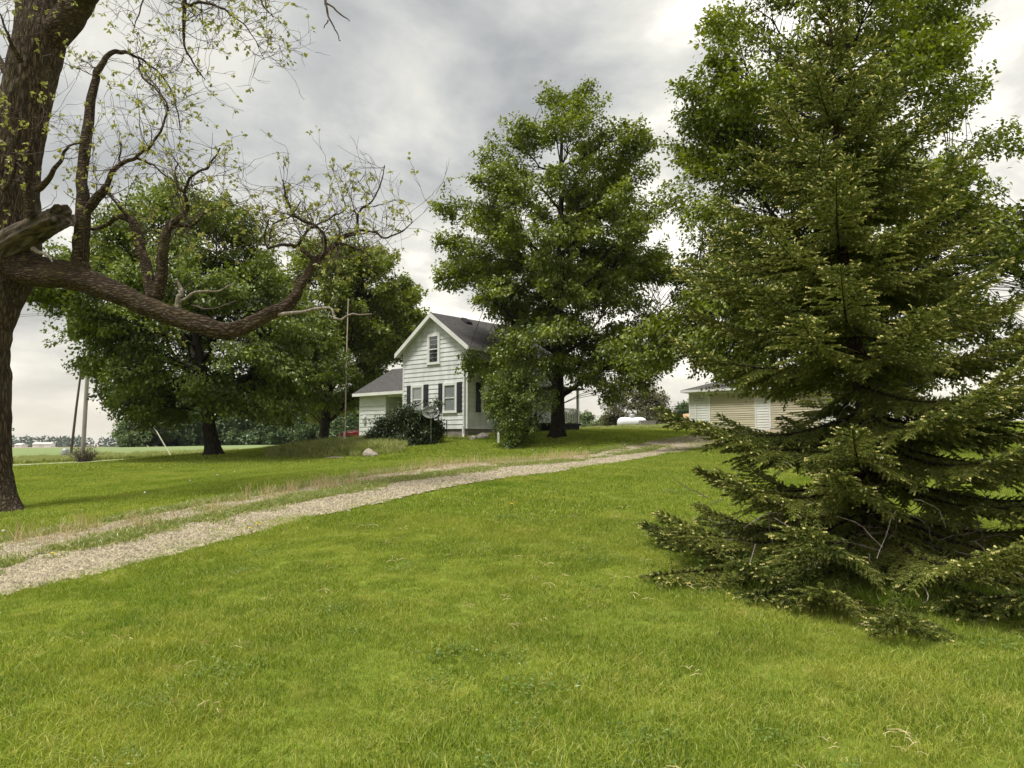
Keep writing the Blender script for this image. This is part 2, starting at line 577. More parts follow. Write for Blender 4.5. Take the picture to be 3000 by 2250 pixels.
def drive_mat():
    m, nt, N, L = nodes_of('gravel_bed')
    out = N('ShaderNodeOutputMaterial')
    p = N('ShaderNodeBsdfPrincipled')
    pos = npos(nt)
    col = nmix(nt, nramp(nt, nnoise(nt, pos, 1.1, 4.0), 0.3, 0.7), c4((0.31, 0.26, 0.165)), c4((0.44, 0.38, 0.255)))
    vo = N('ShaderNodeTexVoronoi')
    vo.inputs['Scale'].default_value = 38.0
    L(pos, vo.inputs['Vector'])
    hv = N('ShaderNodeSeparateColor')
    L(vo.outputs['Color'], hv.inputs[0])
    col = nmix(nt, nmath(nt, 'MULTIPLY', hv.outputs[0], 0.65), col, c4((0.56, 0.51, 0.38)))
    col = nmix(nt, nmath(nt, 'MULTIPLY', nramp(nt, nnoise(nt, pos, 5.0, 5.0), 0.52, 0.75), 0.6), col, c4((0.20, 0.17, 0.10)))
    L(col, p.inputs['Base Color'])
    p.inputs['Roughness'].default_value = 0.95
    p.inputs['Specular IOR Level'].default_value = 0.1
    b = N('ShaderNodeBump')
    b.inputs['Strength'].default_value = 0.8
    b.inputs['Distance'].default_value = 0.02
    L(nmath(nt, 'SUBTRACT', 1.0, vo.outputs['Distance']), b.inputs['Height'])
    L(b.outputs[0], p.inputs['Normal'])
    L(p.outputs[0], out.inputs[0])
    return m


M['ground'] = ground_mat()
M['drive'] = drive_mat()
M['road'] = plain('road', (0.52, 0.48, 0.42), (0.42, 0.39, 0.34), 0.95, 1.0, None, 0.3)

# ------------------------------------------------------------------ terrain
ctrl = [at(*c) for c in [
    (0, 1745, 8.0), (760, 1546, 11), (1220, 1437, 14), (1627, 1383, 19), (1850, 1345, 24.5), (2088, 1308, 33),
    (0, 1600, 10.7), (1364, 1356, 20.4), (2023, 1257, 47), (1370, 1290, 38), (1262, 1297, 35.5), (1632, 1275, 36),
    (1510, 1318, 33), (628, 1335, 34), (945, 1300, 46), (1050, 1280, 46), (10, 1500, 15), (40, 1374, 50),
    (150, 1364, 52), (245, 1350, 55), (2560, 1660, 8.6), (2570, 1309, 27), (2960, 1238, 70), (1860, 1254, 58),
    (1000, 1342, 33), (700, 1304, 100), (500, 1308, 200), (100, 1312, 400), (300, 1335, 62), (2960, 1330, 30)]]
ctrl += [np.array(c, float) for c in [
    (0, 0, 0), (3, 3, 0.02), (-3, 3, 0), (0, 3.6, 0), (7, 5, 0.12), (-8, 3, -0.1), (0, -10, 0), (-20, -20, -.3), (20, -20, .2), (0, -60, 0),
    (20, 43, 2.35), (15, 44, 2.3), (20, 18, 1.0), (30, 40, 2.2), (-10, 53, 1.15), (2, 90, 1.6), (20, 130, 1.0), (60, 120, 2.6), (-30, 25, .35), (-20, 12, -.1),
    (-30, 45, -.15), (200, 200, 2.0), (-200, 200, -.5), (400, 400, 0), (-400, 300, -1.4), (300, -200, 0), (-300, -200, -1), (0, -300, -1)]]
for k in range(16):
    a = k * math.pi / 8
    for r, z in ((1000, -3.0), (3000, -9.0)):
        ctrl.append(np.array([r * math.sin(a), r * math.cos(a), z]))
ctrl = np.array(ctrl)


def _warp(xy):
    r = np.linalg.norm(xy, axis=-1, keepdims=True)
    return xy * (60.0 * np.log1p(r / 60.0) / np.maximum(r, 1e-6))


_cw = _warp(ctrl[:, :2])
_k = lambda a, b: np.sqrt(((a[:, None] - b[None]) ** 2).sum(-1) + 3.0 ** 2)
_A = np.zeros((len(_cw) + 3, len(_cw) + 3))
_n = len(_cw)
_A[:_n, :_n] = _k(_cw, _cw) - np.eye(_n) * 0.25
_A[:_n, _n] = 1
_A[:_n, _n + 1:] = _cw
_A[_n:, :_n] = _A[:_n, _n:].T
_w = np.linalg.solve(_A, np.concatenate([ctrl[:, 2], [0, 0, 0]]))


def gz(x, y):
    xy = np.stack(np.broadcast_arrays(np.asarray(x, float), np.asarray(y, float)), -1)
    sh = xy.shape[:-1]
    xy = xy.reshape(-1, 2)
    out = np.empty(len(xy))
    for s in range(0, len(xy), 20000):
        q = _warp(xy[s:s + 20000])
        out[s:s + 20000] = _k(q, _cw) @ _w[:_n] + _w[_n] + q @ _w[_n + 1:]
    d = np.linalg.norm(xy, axis=1)
    b = 0.030 * vnoise(np.stack([xy[:, 0] * 0.45, xy[:, 1] * 0.45, 0 * d], -1), 3)
    return (out + b * np.clip(d / 3, 0, 1)).reshape(sh)


def gp(px, Y):
    """ground point in photograph column px at depth Y"""
    x = (px - 1500.0) / F * Y / math.cos(PITCH) * 1.0
    x = (px - 1500.0) / F * (Y * math.cos(PITCH) + 0.0)
    return np.array([x, Y, float(gz(x, Y))])


def build_ground():
    s = np.concatenate([-np.geomspace(3000, 30, 34), np.linspace(-29, 29, 130), np.geomspace(30, 3000, 34)])
    t = np.concatenate([-np.geomspace(3000, 10, 22), np.linspace(-9, 70, 180), np.geomspace(71, 3000, 44)])
    X, Y = np.meshgrid(s, t)
    Z = gz(X, Y)
    n, m = X.shape
    i = np.arange(n - 1)[:, None] * m + np.arange(m - 1)[None]
    f = np.stack([i, i + 1, i + m + 1, i + m], -1).reshape(-1, 4)
    a = Acc().add(np.stack([X, Y, Z], -1), f)
    return tag(a.obj('ground', M['ground'], smooth=True), 'mown green lawn rising towards the farmhouse, fields beyond', 'ground', kind='structure')


build_ground()

# near edge of the driveway in plan, the other edge lies to its left
DR = np.array([(-11.0, -2), (-8.5, 2.6), (-5.47, 8), (-3.7, 11), (-1.78, 14), (1.1, 19), (3.9, 24.5), (8.8, 33), (13.2, 39.3), (16.5, 42.2)])


def smooth_path(P, n):
    P = np.asarray(P, float)
    d = np.concatenate([[0], np.cumsum(np.linalg.norm(np.diff(P, axis=0), axis=1))])
    # Catmull-Rom
    t = np.linspace(0, len(P) - 1 - 1e-6, n)
    i = t.astype(int)
    u = (t - i)[:, None]
    g = lambda k: P[np.clip(k, 0, len(P) - 1)]
    p0, p1, p2, p3 = g(i - 1), g(i), g(i + 1), g(i + 2)
    return 0.5 * ((2 * p1) + (-p0 + p2) * u + (2 * p0 - 5 * p1 + 4 * p2 - p3) * u ** 2 + (-p0 + 3 * p1 - 3 * p2 + p3) * u ** 3)


DRP = smooth_path(DR, 160)
DRT = unit(np.gradient(DRP, axis=0))
DRN = np.stack([-DRT[:, 1], DRT[:, 0]], -1)
DW = 2.75


def lat(x, y):
    """signed distance left of the driveway's near edge (0..DW is drive) and index along"""
    q = np.stack([np.asarray(x, float), np.asarray(y, float)], -1)
    out = np.empty(len(q))
    idx = np.empty(len(q), int)
    for s in range(0, len(q), 20000):
        d = q[s:s + 20000, None] - DRP[None]
        k = (d ** 2).sum(-1).argmin(1)
        e = d[np.arange(len(k)), k]
        out[s:s + 20000] = (e * DRN[k]).sum(1)
        idx[s:s + 20000] = k
    return out, idx


def build_drive():
    n = len(DRP)
    lanes = np.linspace(-0.12, DW + 0.1, 17)
    Z = []
    V = []
    for j, l in enumerate(lanes):
        w = l + (0.10 * vnoise(np.stack([np.arange(n) * 0.35, np.full(n, j * 7.0), np.zeros(n)], -1), 9) if j in (0, len(lanes) - 1) else 0)
        p = DRP + DRN * (np.asarray(w)[..., None] if np.ndim(w) else w)
        wide = 1.0
        V.append(np.concatenate([p, (gz(p[:, 0], p[:, 1]) + 0.012)[:, None]], 1))
    V = np.array(V)
    m = len(lanes)
    i = np.arange(m - 1)[:, None] * n + np.arange(n - 1)[None]
    f = np.stack([i, i + 1, i + n + 1, i + n], -1).reshape(-1, 4)
    tag(Acc().add(V, f).obj('driveway', M['drive'], smooth=True), 'two-track gravel driveway with a weedy centre strip', 'driveway', kind='structure')


build_drive()


def build_road():
    x = np.linspace(-220, -6, 80)
    y = 49.5 + 0.10 * (x + 30)
    V = [np.stack([x, y + o, gz(x, y + o) + 0.03], -1) for o in (0, 1.5, 3.0, 4.5)]
    V = np.array(V)
    i = np.arange(3)[:, None] * 80 + np.arange(79)[None]
    f = np.stack([i, i + 1, i + 81, i + 80], -1).reshape(-1, 4)
    tag(Acc().add(V, f).obj('road', M['road'], smooth=True), 'pale gravel road passing behind the lawn at the left', 'road', kind='structure')


build_road()

# ------------------------------------------------------------------ foliage helpers
LEAF_LOBED = (np.array([(0, 0, 0), (-.50, .42, .10), (-.16, .52, .03), (0, 1, -.06), (.16, .52, .03), (.50, .42, .10)]),
              np.array([(0, 2, 1), (0, 3, 2), (0, 4, 3), (0, 5, 4)]))
LEAF_PLAIN = (np.array([(0, 0, 0), (-.32, .45, .09), (0, 1, -.05), (.32, .45, .09)]), np.array([(0, 2, 1), (0, 3, 2)]))


def leaves(acc, P, D, Nn, S, var, tmpl=LEAF_LOBED):
    """leaf blades at P pointing along D with face normal about Nn"""
    tv, tf = tmpl
    D = unit(D)
    X = unit(np.cross(D, Nn))
    Z = np.cross(X, D)
    S = np.broadcast_to(np.asarray(S, float), (len(P),))
    v = P[:, None] + S[:, None, None] * (tv[None, :, 0, None] * X[:, None] + tv[None, :, 1, None] * D[:, None] + tv[None, :, 2, None] * Z[:, None])
    f = (np.arange(len(P))[:, None, None] * len(tv) + tf[None]).reshape(-1, 3)
    acc.add(v, f, np.repeat(np.broadcast_to(var, (len(P),)), len(tv)))


def bez(a, b, c, n):
    t = np.linspace(0, 1, n)[:, None]
    return (1 - t) ** 2 * a + 2 * t * (1 - t) * b + t ** 2 * c


def crown_tree(root, base, prof, trunk_h, trunk_r, n_spray, n_leaf, lsize, mat, seed, bark_m='bark_maple', n_limb=14,
               spray=(1.0, 0.45, 0.28), tmpl=LEAF_LOBED, first=0.16, inner=0.45, lean=(0, 0), clump=0.7, depth=1.0, twig_r=0.018, up=0.55, shell=0.55, sway=0.25):
    """base: world point. prof: rows (z, left, right) in metres above base; the crown slice at z is an ellipse.
    Adds trunk, limb..., branchwork, crown under root (which stands at base)."""
    g = np.random.default_rng(seed)
    prof = np.array(sorted(prof))
    pz, pl, pr = prof.T
    zt, zb = pz[-1], pz[0]

    def slice_(z):
        l, r = np.interp(z, pz, pl), np.interp(z, pz, pr)
        return (r - l) / 2, (r + l) / 2
    # trunk
    th = trunk_h
    zz = np.concatenate([[-.15, 0, .12, .26, .42, .62, .85, 1.15], np.linspace(1.5, th, 20)]) if trunk_r > .2 else np.linspace(-0.15, th, 28)
    cx = np.interp(zz, [0, th], [0, lean[0]]) + 0.06 * vnoise(np.stack([zz * 0.6, zz * 0, zz * 0], -1), seed)
    cy = np.interp(zz, [0, th], [0, lean[1]]) + 0.06 * vnoise(np.stack([zz * 0.6, zz * 0 + 5, zz * 0], -1), seed)
    rr = trunk_r * np.interp(zz / th, [0, 0.12, 0.5, 1], [1, 0.85, 0.55, 0.10]) * (1 + 0.42 * np.exp(-np.maximum(zz, 0) / (trunk_r * 0.6)))
    TP = np.stack([cx, cy, zz], -1)
    ta = Acc()
    sides = 18
    ang = np.linspace(0, 2 * np.pi, sides, endpoint=False)
    fl = 1 + (0.16 * np.sin(ang * 5 + seed) + 0.08 * np.sin(ang * 3)) * np.exp(-np.maximum(zz, 0) / 0.4)[:, None] + 0.04 * np.sin(ang * 7 + 1)[None]
    v = np.stack([cx[:, None] + rr[:, None] * fl * np.cos(ang), cy[:, None] + rr[:, None] * fl * np.sin(ang), np.broadcast_to(zz[:, None], fl.shape)], -1)
    i = np.arange(len(zz) - 1)[:, None] * sides
    j = np.arange(sides)[None]
    k = (j + 1) % sides
    ta.add(v, np.stack([i + j, i + k, i + sides + k, i + sides + j], -1).reshape(-1, 4))
    ta.obj('trunk', M[bark_m], root, True)
    nodes, nrad = [TP[8:]], [rr[8:]]
    for q in range(n_limb):
        z0 = zt * (first + (0.78 - first) * (q + 0.5 * g.random()) / n_limb)
        az = q * 2.4 + g.normal() * 0.35
        z1 = min(z0 + (zt - z0) * g.uniform(0.22, 0.42) + 0.4, zt * 0.95)
        cxs, r = slice_(z1)
        b0 = np.array([np.interp(z0, zz, cx), np.interp(z0, zz, cy), z0])
        b2 = np.array([cxs + r * 0.8 * math.cos(az), r * depth * 0.8 * math.sin(az), z1])
        b1 = b0 * 0.45 + b2 * 0.55 + np.array([0, 0, -0.10 * abs(z1 - z0) + (0.25 if q > 3 else -0.2)])
        pth = bez(b0, b1, b2, 9)
        pth[1:-1] += g.normal(size=(7, 3)) * 0.09
        r0 = min(np.interp(z0, zz, rr) * 0.55, trunk_r * 0.36)
        lr = np.linspace(r0, twig_r * 1.3, 9)
        Acc().tube(pth, lr, 7).obj('limb', M[bark_m], root, True)
        nodes.append(pth[2:])
        nrad.append(lr[2:])
    nodes = np.concatenate(nodes)
    nrad = np.concatenate(nrad)
    # sprays
    C = []
    zs = np.linspace(zb, zt, 200)
    wr = slice_(zs)[1] ** 1.5 + 0.05
    cdf = np.cumsum(wr) / wr.sum()
    for q in range(n_spray):
        if q % 8 == 0 or not clump:
            sz = np.interp(g.random(), cdf, zs)
            saz = g.uniform(0, 2 * np.pi)
            sfr = inner + (1 - inner) * g.random() ** shell
        z = np.clip(sz + g.normal() * clump * .55, zb, zt)
        cxs, r = slice_(z)
        az = saz + g.normal() * clump / max(r * sfr, .4)
        fr = min(1.0, max(.1, sfr + g.normal() * clump * .6 / max(r, .5)))
        wob = 1 + sway * vnoise(np.array([[math.cos(az) * 1.7 + 9, math.sin(az) * 1.7, z * 0.55]]), seed + 5)[0]
        C.append((cxs + r * fr * wob * math.cos(az), r * depth * fr * wob * math.sin(az), z + 0.2 * g.normal(), fr, az, r))
    C = np.array(C)
    bw, lv = Acc(), Acc()
    for c in C:
        p = c[:3]
        d2 = ((nodes - p) ** 2).sum(1) + np.where(nodes[:, 2] > p[2] + 0.2, 6.0, 0.0)
        kk = g.choice(np.argpartition(d2, 6)[:6])
        a = nodes[kk]
        out = unit(np.array([math.cos(c[4]), depth * math.sin(c[4]), 0]) + g.normal(size=3) * 0.25)
        hfrac = (p[2] - zb) / (zt - zb)
        out = unit(out + np.array([0, 0, (hfrac - 0.35) * up * 2]))
        L_ = spray[0] * g.uniform(0.7, 1.35)
        tip = p + out * L_ * 0.6
        mid = (a + p) / 2 + np.array([0, 0, 0.12 * np.linalg.norm(p - a)])
        bw.tube(np.concatenate([bez(a, mid, p, 4), [tip]]), np.linspace(min(nrad[kk] * 0.7, twig_r * 1.6), twig_r * 0.35, 5), 3, False)
        side = unit(np.cross(out, [0, 0, 1.0]))
        upv = np.cross(side, out)
        n = int(n_leaf * g.uniform(0.6, 1.4))
        s = g.uniform(-0.75, 0.75, n)
        wdt = spray[1] * (1 - 0.5 * np.maximum(s, 0))
        q1 = g.normal(size=n) * 0.55 * wdt
        q2 = g.normal(size=n) * 0.5 * spray[2] - 0.12 * np.abs(q1) - 0.08 * s * s
        P = p + out * (s * L_)[:, None] + side * q1[:, None] + upv * q2[:, None]
        Dd = out * 0.6 + g.normal(size=(n, 3)) * 0.7 + np.array([0, 0, -0.45])
        Nn = np.array([0, 0, 1.0]) + out * 0.35 + g.normal(size=(n, 3)) * 0.45
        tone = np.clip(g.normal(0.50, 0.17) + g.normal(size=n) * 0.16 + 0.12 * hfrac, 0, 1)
        leaves(lv, P, Dd, Nn, lsize * g.uniform(0.65, 1.25, n), tone, tmpl)
    bw.obj('branchwork', M[bark_m], root)
    return lv.obj('crown', M[mat], root)


def prof_px(rows, base_x, base_y, Y):
    k = Y / F
    return [((base_y - y) * k, l * k, r * k) for y, l, r in rows]


# ------------------------------------------------------------------ farmhouse
HZR = math.radians(49.0)
C0 = gp(1369, 38.0)
ZC = float(at(1369, 1290, 38.0)[2])
house = thing('farmhouse', 'white clapboard farmhouse with steep gable, dark shutters and low side wing', 'house', (C0[0], C0[1], ZC), HZR)
HWID, HLEN, EAVE, RIDGE, SK = 4.93, 7.9, 4.85, 6.60, 0.59
slope = (RIDGE - EAVE) / (HWID / 2)


def wall_map(kind, off=0.0):
    # a along the wall, n outwards, z up -> house local coordinates
    if kind == 'front':
        return lambda a, n, z: (off - n, a, z)
    return lambda a, n, z: (a, off - n, z)


def boards(parent, wm, spans, mat, name='siding_board', expo=0.236, flip=False):
    """spans: list of (z0, z1, a0_bottom, a1_bottom, a0_top, a1_top); one tilted board object each"""
    for (z0, z1, a0, a1, b0, b1) in spans:
        t0, t1 = 0.036, 0.008
        A = Acc()
        pts = [wm(a0, -0.01, z0), wm(a1, -0.01, z0), wm(a1, t0, z0), wm(a0, t0, z0), wm(b0, -0.01, z1), wm(b1, -0.01, z1), wm(b1, t1, z1), wm(b0, t1, z1)]
        if flip:
            pts = [pts[k] for k in (3, 2, 1, 0, 7, 6, 5, 4)]
        A.hexa(pts, rng.random())
        A.obj(name, mat, parent)


core = Acc()
core.box(0.012, HLEN, 0.012, HWID - 0.012, SK, EAVE)
core.box(0.08, HLEN - .07, 0.08, HWID - 0.08, -.5, SK - .001)
core.add([(0.012, 0, EAVE), (0.012, HWID, EAVE), (0.012, HWID / 2, RIDGE), (HLEN, 0, EAVE), (HLEN, HWID, EAVE), (HLEN, HWID / 2, RIDGE)],
         [(0, 2, 1), (3, 4, 5)])
wall = core.obj('wall', M['siding'], house)
rows = 18
ex = (EAVE - SK) / rows
sp = [(SK + k * ex, SK + (k + 1) * ex + 0.012, 0, HWID, 0, HWID) for k in range(rows)]
z = EAVE
while z < RIDGE - 0.1:
    z2 = min(z + ex, RIDGE - 0.03)
    g0, g1 = (z - EAVE) / slope, (z2 - EAVE) / slope
    sp.append((z, z2 + 0.01, g0, HWID - g0, g1, HWID - g1))
    z += ex
boards(wall, wall_map('front'), sp, M['siding'])
boards(wall, wall_map('side'), [(SK + k * ex, SK + (k + 1) * ex + 0.012, 0.0, HLEN, 0.0, HLEN) for k in range(rows)], M['siding'], flip=True)
for (xx0, xx1, yy0, yy1) in ((-0.035, 0.07, -0.035, 0.07), (-0.035, 0.07, HWID - 0.07, HWID + 0.035)):
    Acc().box(xx0, xx1, yy0, yy1, SK, EAVE - 0.01).obj('corner_board', M['white_paint'], wall)
for k in range(5):
    zz0 = 0.60 - (k + 1) * 0.165
    Acc().box(0.03, 0.06, 0.03, HWID - 0.03, zz0, zz0 + 0.158, rng.random()).obj('skirt_board', M['skirt'], wall)
    Acc().box(0.065, HLEN - 0.03, 0.03, 0.06, zz0, zz0 + 0.158, rng.random()).obj('skirt_board', M['skirt'], wall)


def roof_slab(x0, x1, ya, za, yb, zb, th=0.10):
    """slab from eave line (ya,za) to ridge line (yb,zb) between x0 and x1"""
    A = Acc()
    return A.hexa([(x0, ya, za - th), (x1, ya, za - th), (x1, yb, zb - th), (x0, yb, zb - th), (x0, ya, za), (x1, ya, za), (x1, yb, zb), (x0, yb, zb)])


OH, OV = 0.34, 0.36
zr = RIDGE + 0.17
ze = zr - slope * (HWID / 2 + OV)
roof = roof_slab(-OH, HLEN + OH, -OV, ze, HWID / 2, zr).obj('roof', M['shingle'], house)
roof_slab(-OH, HLEN + OH, HWID + OV, ze, HWID / 2 + 0.002, zr).obj('roof', M['shingle'], house)
for s_ in (0, 1):
    ya, yb = (-OV, HWID / 2) if not s_ else (HWID + OV, HWID / 2)
    A = Acc()
    A.hexa([(-OH - 0.03, ya, ze - 0.26), (-OH - 0.003, ya, ze - 0.26), (-OH - 0.003, yb, zr - 0.26), (-OH - 0.03, yb, zr - 0.26),
            (-OH - 0.03, ya, ze - 0.012), (-OH - 0.003, ya, ze - 0.012), (-OH - 0.003, yb, zr - 0.012), (-OH - 0.03, yb, zr - 0.012)])
    A.obj('rake_board', M['white_paint'], roof)
    A = Acc()
    A.hexa([(-OH, ya, ze - 0.145), (0.0, ya, ze - 0.145), (0.0, yb, zr - 0.145), (-OH, yb, zr - 0.145),
            (-OH, ya, ze - 0.11), (0.0, ya, ze - 0.11), (0.0, yb, zr - 0.11), (-OH, yb, zr - 0.11)])
    A.obj('soffit', M['white_paint'], roof)
Acc().box(-OH, HLEN + OH, -OV - 0.03, -OV - 0.003, ze - 0.2, ze - 0.015).obj('fascia', M['white_paint'], roof)
Acc().box(-OH, HLEN + OH, HWID + OV + 0.003, HWID + OV + 0.03, ze - 0.2, ze - 0.015).obj('fascia', M['white_paint'], roof)
Acc().box(-0.0, HLEN, -OV, 0.0, ze - 0.16, ze - 0.115).obj('soffit', M['white_paint'], roof)
yv = HWID / 2 - 0.42
A = Acc().hexa([(1.75, yv - .22, zr - slope * .64), (2.25, yv - .22, zr - slope * .64), (2.25, yv + .22, zr - slope * .2), (1.75, yv + .22, zr - slope * .2),
                (1.80, yv - .2, zr - slope * .64 + .16), (2.2, yv - .2, zr - slope * .64 + .16), (2.2, yv + .2, zr - slope * .2 + .12), (1.8, yv + .2, zr - slope * .2 + .12)])
A.obj('roof_vent', M['dark'], roof)

# chimney: courses of brick round a mortar core
chx, chy, chs = 7.0, HWID / 2, 0.36
ch = Acc().box(chx - chs + .02, chx + chs - .02, chy - chs + .02, chy + chs - .02, RIDGE - 0.9, RIDGE + 1.72).obj('chimney', M['mortar'], roof)
bm_ = Acc().box(-0.105, 0.105, -0.05, 0.05, 0, 0.062).mesh('brick', M['brick'])
for r_ in range(25):
    zc_ = RIDGE - 0.3 + r_ * 0.078
    for side in range(4):
        for q in range(3):
            o = bpy.data.objects.new('brick', bm_)
            t = (q - 1) * 0.235 + (0.06 if r_ % 2 else -0.06)
            px_, py_ = [(t, -chs), (chs, t), (-t, chs), (-chs, -t)][side]
            o.location = (chx + px_ * 0.96, chy + py_ * 0.96, zc_)
            o.rotation_euler = (0, 0, side * math.pi / 2)
            COL.objects.link(o)
            o.parent = ch
Acc().box(chx - .42, chx + .42, chy - .42, chy + .42, RIDGE + 1.66, RIDGE + 1.76).obj('chimney_cap', M['mortar'], ch)


def window(parent, wm, a0, a1, z0, z1, curtain=True, shutters=None, flip=False, half=0.5):
    def bx(n0, n1, p0, p1, q0, q1, name, mat, par):
        A = Acc()
        P1, P2 = wm(p0, n0, q0), wm(p1, n1, q1)
        A.box(min(P1[0], P2[0]), max(P1[0], P2[0]), min(P1[1], P2[1]), max(P1[1], P2[1]), q0, q1)
        return A.obj(name, mat, par)
    fw = 0.13
    w = bx(0.0, 0.034, a0 + fw * .5, a1 - fw * .5, z0 + .05, z1 - .05, 'window', M['dark'], parent)
    bx(0.02, 0.085, a0, a0 + fw, z0, z1, 'frame', M['white_paint'], w)
    bx(0.02, 0.085, a1 - fw, a1, z0, z1, 'frame', M['white_paint'], w)
    bx(0.02, 0.090, a0 + fw + .001, a1 - fw - .001, z1 - fw, z1, 'frame', M['white_paint'], w)
    bx(0.02, 0.100, a0 - 0.03, a1 + 0.03, z0 - 0.05, z0 - .002, 'sill', M['white_paint'], w)
    bx(0.02, 0.090, a0 + fw + .001, a1 - fw - .001, z0, z0 + fw * .6, 'frame', M['white_paint'], w)
    i0, i1, j0, j1 = a0 + fw, a1 - fw, z0 + fw * .6, z1 - fw
    zm = j0 + (j1 - j0) * half
    sw = 0.045
    for (u0, u1, v0, v1) in ((i0 + .002, i0 + sw, j0 + .002, j1 - .002), (i1 - sw, i1 - .002, j0 + .002, j1 - .002)):
        bx(0.045, 0.07, u0, u1, v0, v1, 'sash', M['metal_grey'] if curtain else M['white_paint'], w)
    bx(0.045, 0.078, i0 + sw + .001, i1 - sw - .001, zm - .025, zm + .025, 'sash', M['white_paint'], w)
    if curtain:
        bx(0.036, 0.040, i0 + sw, i1 - sw, j0 + .03, j1, 'curtain', M['curtain'], w)
    bx(0.055, 0.058, i0 + sw, i1 - sw, j0, zm - .026, 'pane', M['glass'], w)
    bx(0.055, 0.058, i0 + sw, i1 - sw, zm + .026, j1, 'pane', M['glass'], w)
    for (s0, s1) in shutters or []:
        sh = bx(0.028, 0.062, s0, s1, z0 - .02, z1 + .01, 'shutter', M['shutter'], parent)
        nsl = 26
        hh = (z1 - z0 - .1) / nsl
        for q in range(nsl):
            A = Acc()
            zq = z0 + .04 + q * hh
            pts = [wm(s0 + .045, .05, zq), wm(s1 - .045, .05, zq), wm(s1 - .045, .074, zq), wm(s0 + .045, .074, zq),
                   wm(s0 + .045, .05, zq + hh * .7), wm(s1 - .045, .05, zq + hh * .7), wm(s1 - .045, .058, zq + hh * .7), wm(s0 + .045, .058, zq + hh * .7)]
            A.hexa(pts).obj('slat', M['shutter'], sh)
    return w


fm, sm = wall_map('front'), wall_map('side')
window(wall, fm, 2.0, 2.96, 4.06, 5.64, False)
window(wall, fm, 0.71, 1.74, 1.46, 2.97, True, [(0.36, 0.69), (1.76, 2.09)])
window(wall, fm, 3.23, 4.23, 1.46, 2.97, True, [(2.88, 3.21), (4.25, 4.58)])
window(wall, sm, 0.97, 2.03, 1.46, 2.97, False, [(0.58, 0.94), (2.06, 2.42)])
window(wall, sm, 4.2, 5.2, 1.46, 2.97, True)
window(wall, sm, 3.0, 3.9, 3.55, 4.6, True)
# downspout at the near corner
dsp = Acc().tube([(-0.11, 0.14, EAVE - .3), (-0.11, 0.14, 1.0), (-0.11, 0.14, 0.45), (-0.16, 0.10, 0.25), (-0.30, 0.02, -0.02)], 0.045, 8)
dsp.obj('downspout', M['white_paint'], wall)
Acc().tube([(-0.14, 0.14, 0.72), (-0.14, 0.14, -0.1)], 0.07, 8).obj('drain_pipe', M['white_paint'], wall)
Acc().tube([(-0.06, 1.45, 0.35), (-0.06, 1.45, 1.05)], 0.018, 6).obj('conduit', M['dark'], wall)

# low wing on the far side of the gable
WX, WY1, WE, WD = 1.2, 10.3, 2.85, 5.4
wing = Acc().box(WX + 1.2, WX + WD, HWID, WY1 - .012, -0.3, WE).box(WX + .012, WX + 1.21, 7.93, WY1 - .012, -0.3, WE).obj('wing_wall', M['siding_wing'], house)
wex = 0.245
boards(wing, wall_map('front', WX), [(0.1 + k * wex, 0.1 + (k + 1) * wex + .01, 7.93, WY1, 7.93, WY1) for k in range(11)], M['siding_wing'])
Acc().box(WX - 0.03, WX + 0.06, 7.86, 7.94, -0.2, WE - .01).obj('corner_board', M['siding_wing'], wing)
Acc().box(WX - 0.03, WX + 0.06, WY1 - .05, WY1 + .03, -0.2, WE - .01).obj('corner_board', M['siding_wing'], wing)
Acc().box(WX + .01, WX + .10, HWID + .04, 7.85, WE - .3, WE - .01).obj('porch_beam', M['siding_wing'], wing)
Acc().box(WX + 1.16, WX + 1.198, HWID + .3, HWID + 1.2, 0.25, 2.28).obj('porch_door', M['siding_garage'], wing)
dq = Acc().box(WX + .0, WX + 1.2, HWID + .04, 7.9, -0.3, 0.2).obj('porch_floor', M['skirt'], wing)
wr_z = WE + 1.72
wroof = Acc().hexa([(WX - .35, HWID + .01, WE - .12), (WX - .35, WY1 + .3, WE - .12), (WX + WD / 2, WY1 + .3, wr_z - .12), (WX + WD / 2, HWID + .01, wr_z - .12),
                    (WX - .35, HWID + .01, WE), (WX - .35, WY1 + .3, WE), (WX + WD / 2, WY1 + .3, wr_z), (WX + WD / 2, HWID + .01, wr_z)]).obj('wing_roof', M['shingle'], house)
Acc().hexa([(WX + WD + .35, HWID + .01, WE - .12), (WX + WD + .35, WY1 + .3, WE - .12), (WX + WD / 2 + .002, WY1 + .3, wr_z - .12), (WX + WD / 2 + .002, HWID + .01, wr_z - .12),
            (WX + WD + .35, HWID + .01, WE), (WX + WD + .35, WY1 + .3, WE), (WX + WD / 2 + .002, WY1 + .3, wr_z), (WX + WD / 2 + .002, HWID + .01, wr_z)]).obj('wing_roof', M['shingle'], house)
Acc().box(WX - .385, WX - .352, HWID + .01, WY1 + .3, WE - .19, WE - .01).obj('fascia', M['white_paint'], wroof)
Acc().box(WX - .35, WX + .01, HWID + .01, WY1 + .28, WE - .165, WE - .125).obj('soffit', M['white_paint'], wroof)
Acc().add([(WX, WY1 - .012, WE), (WX + WD, WY1 - .012, WE), (WX + WD / 2, WY1 - .012, wr_z - .13)], [(0, 2, 1)]).obj('gable_end', M['siding_wing'], wing)
mt = Acc().tube([(WX - .03, WY1 - .55, 1.42), (WX - .16, WY1 - .55, 1.42)], 0.11, 14).obj('electric_meter', M['lamp_glass'], wing)
Acc().box(WX - .12, WX - .02, WY1 - .67, WY1 - .43, 1.05, 1.36).obj('meter_box', M['metal_grey'], mt)

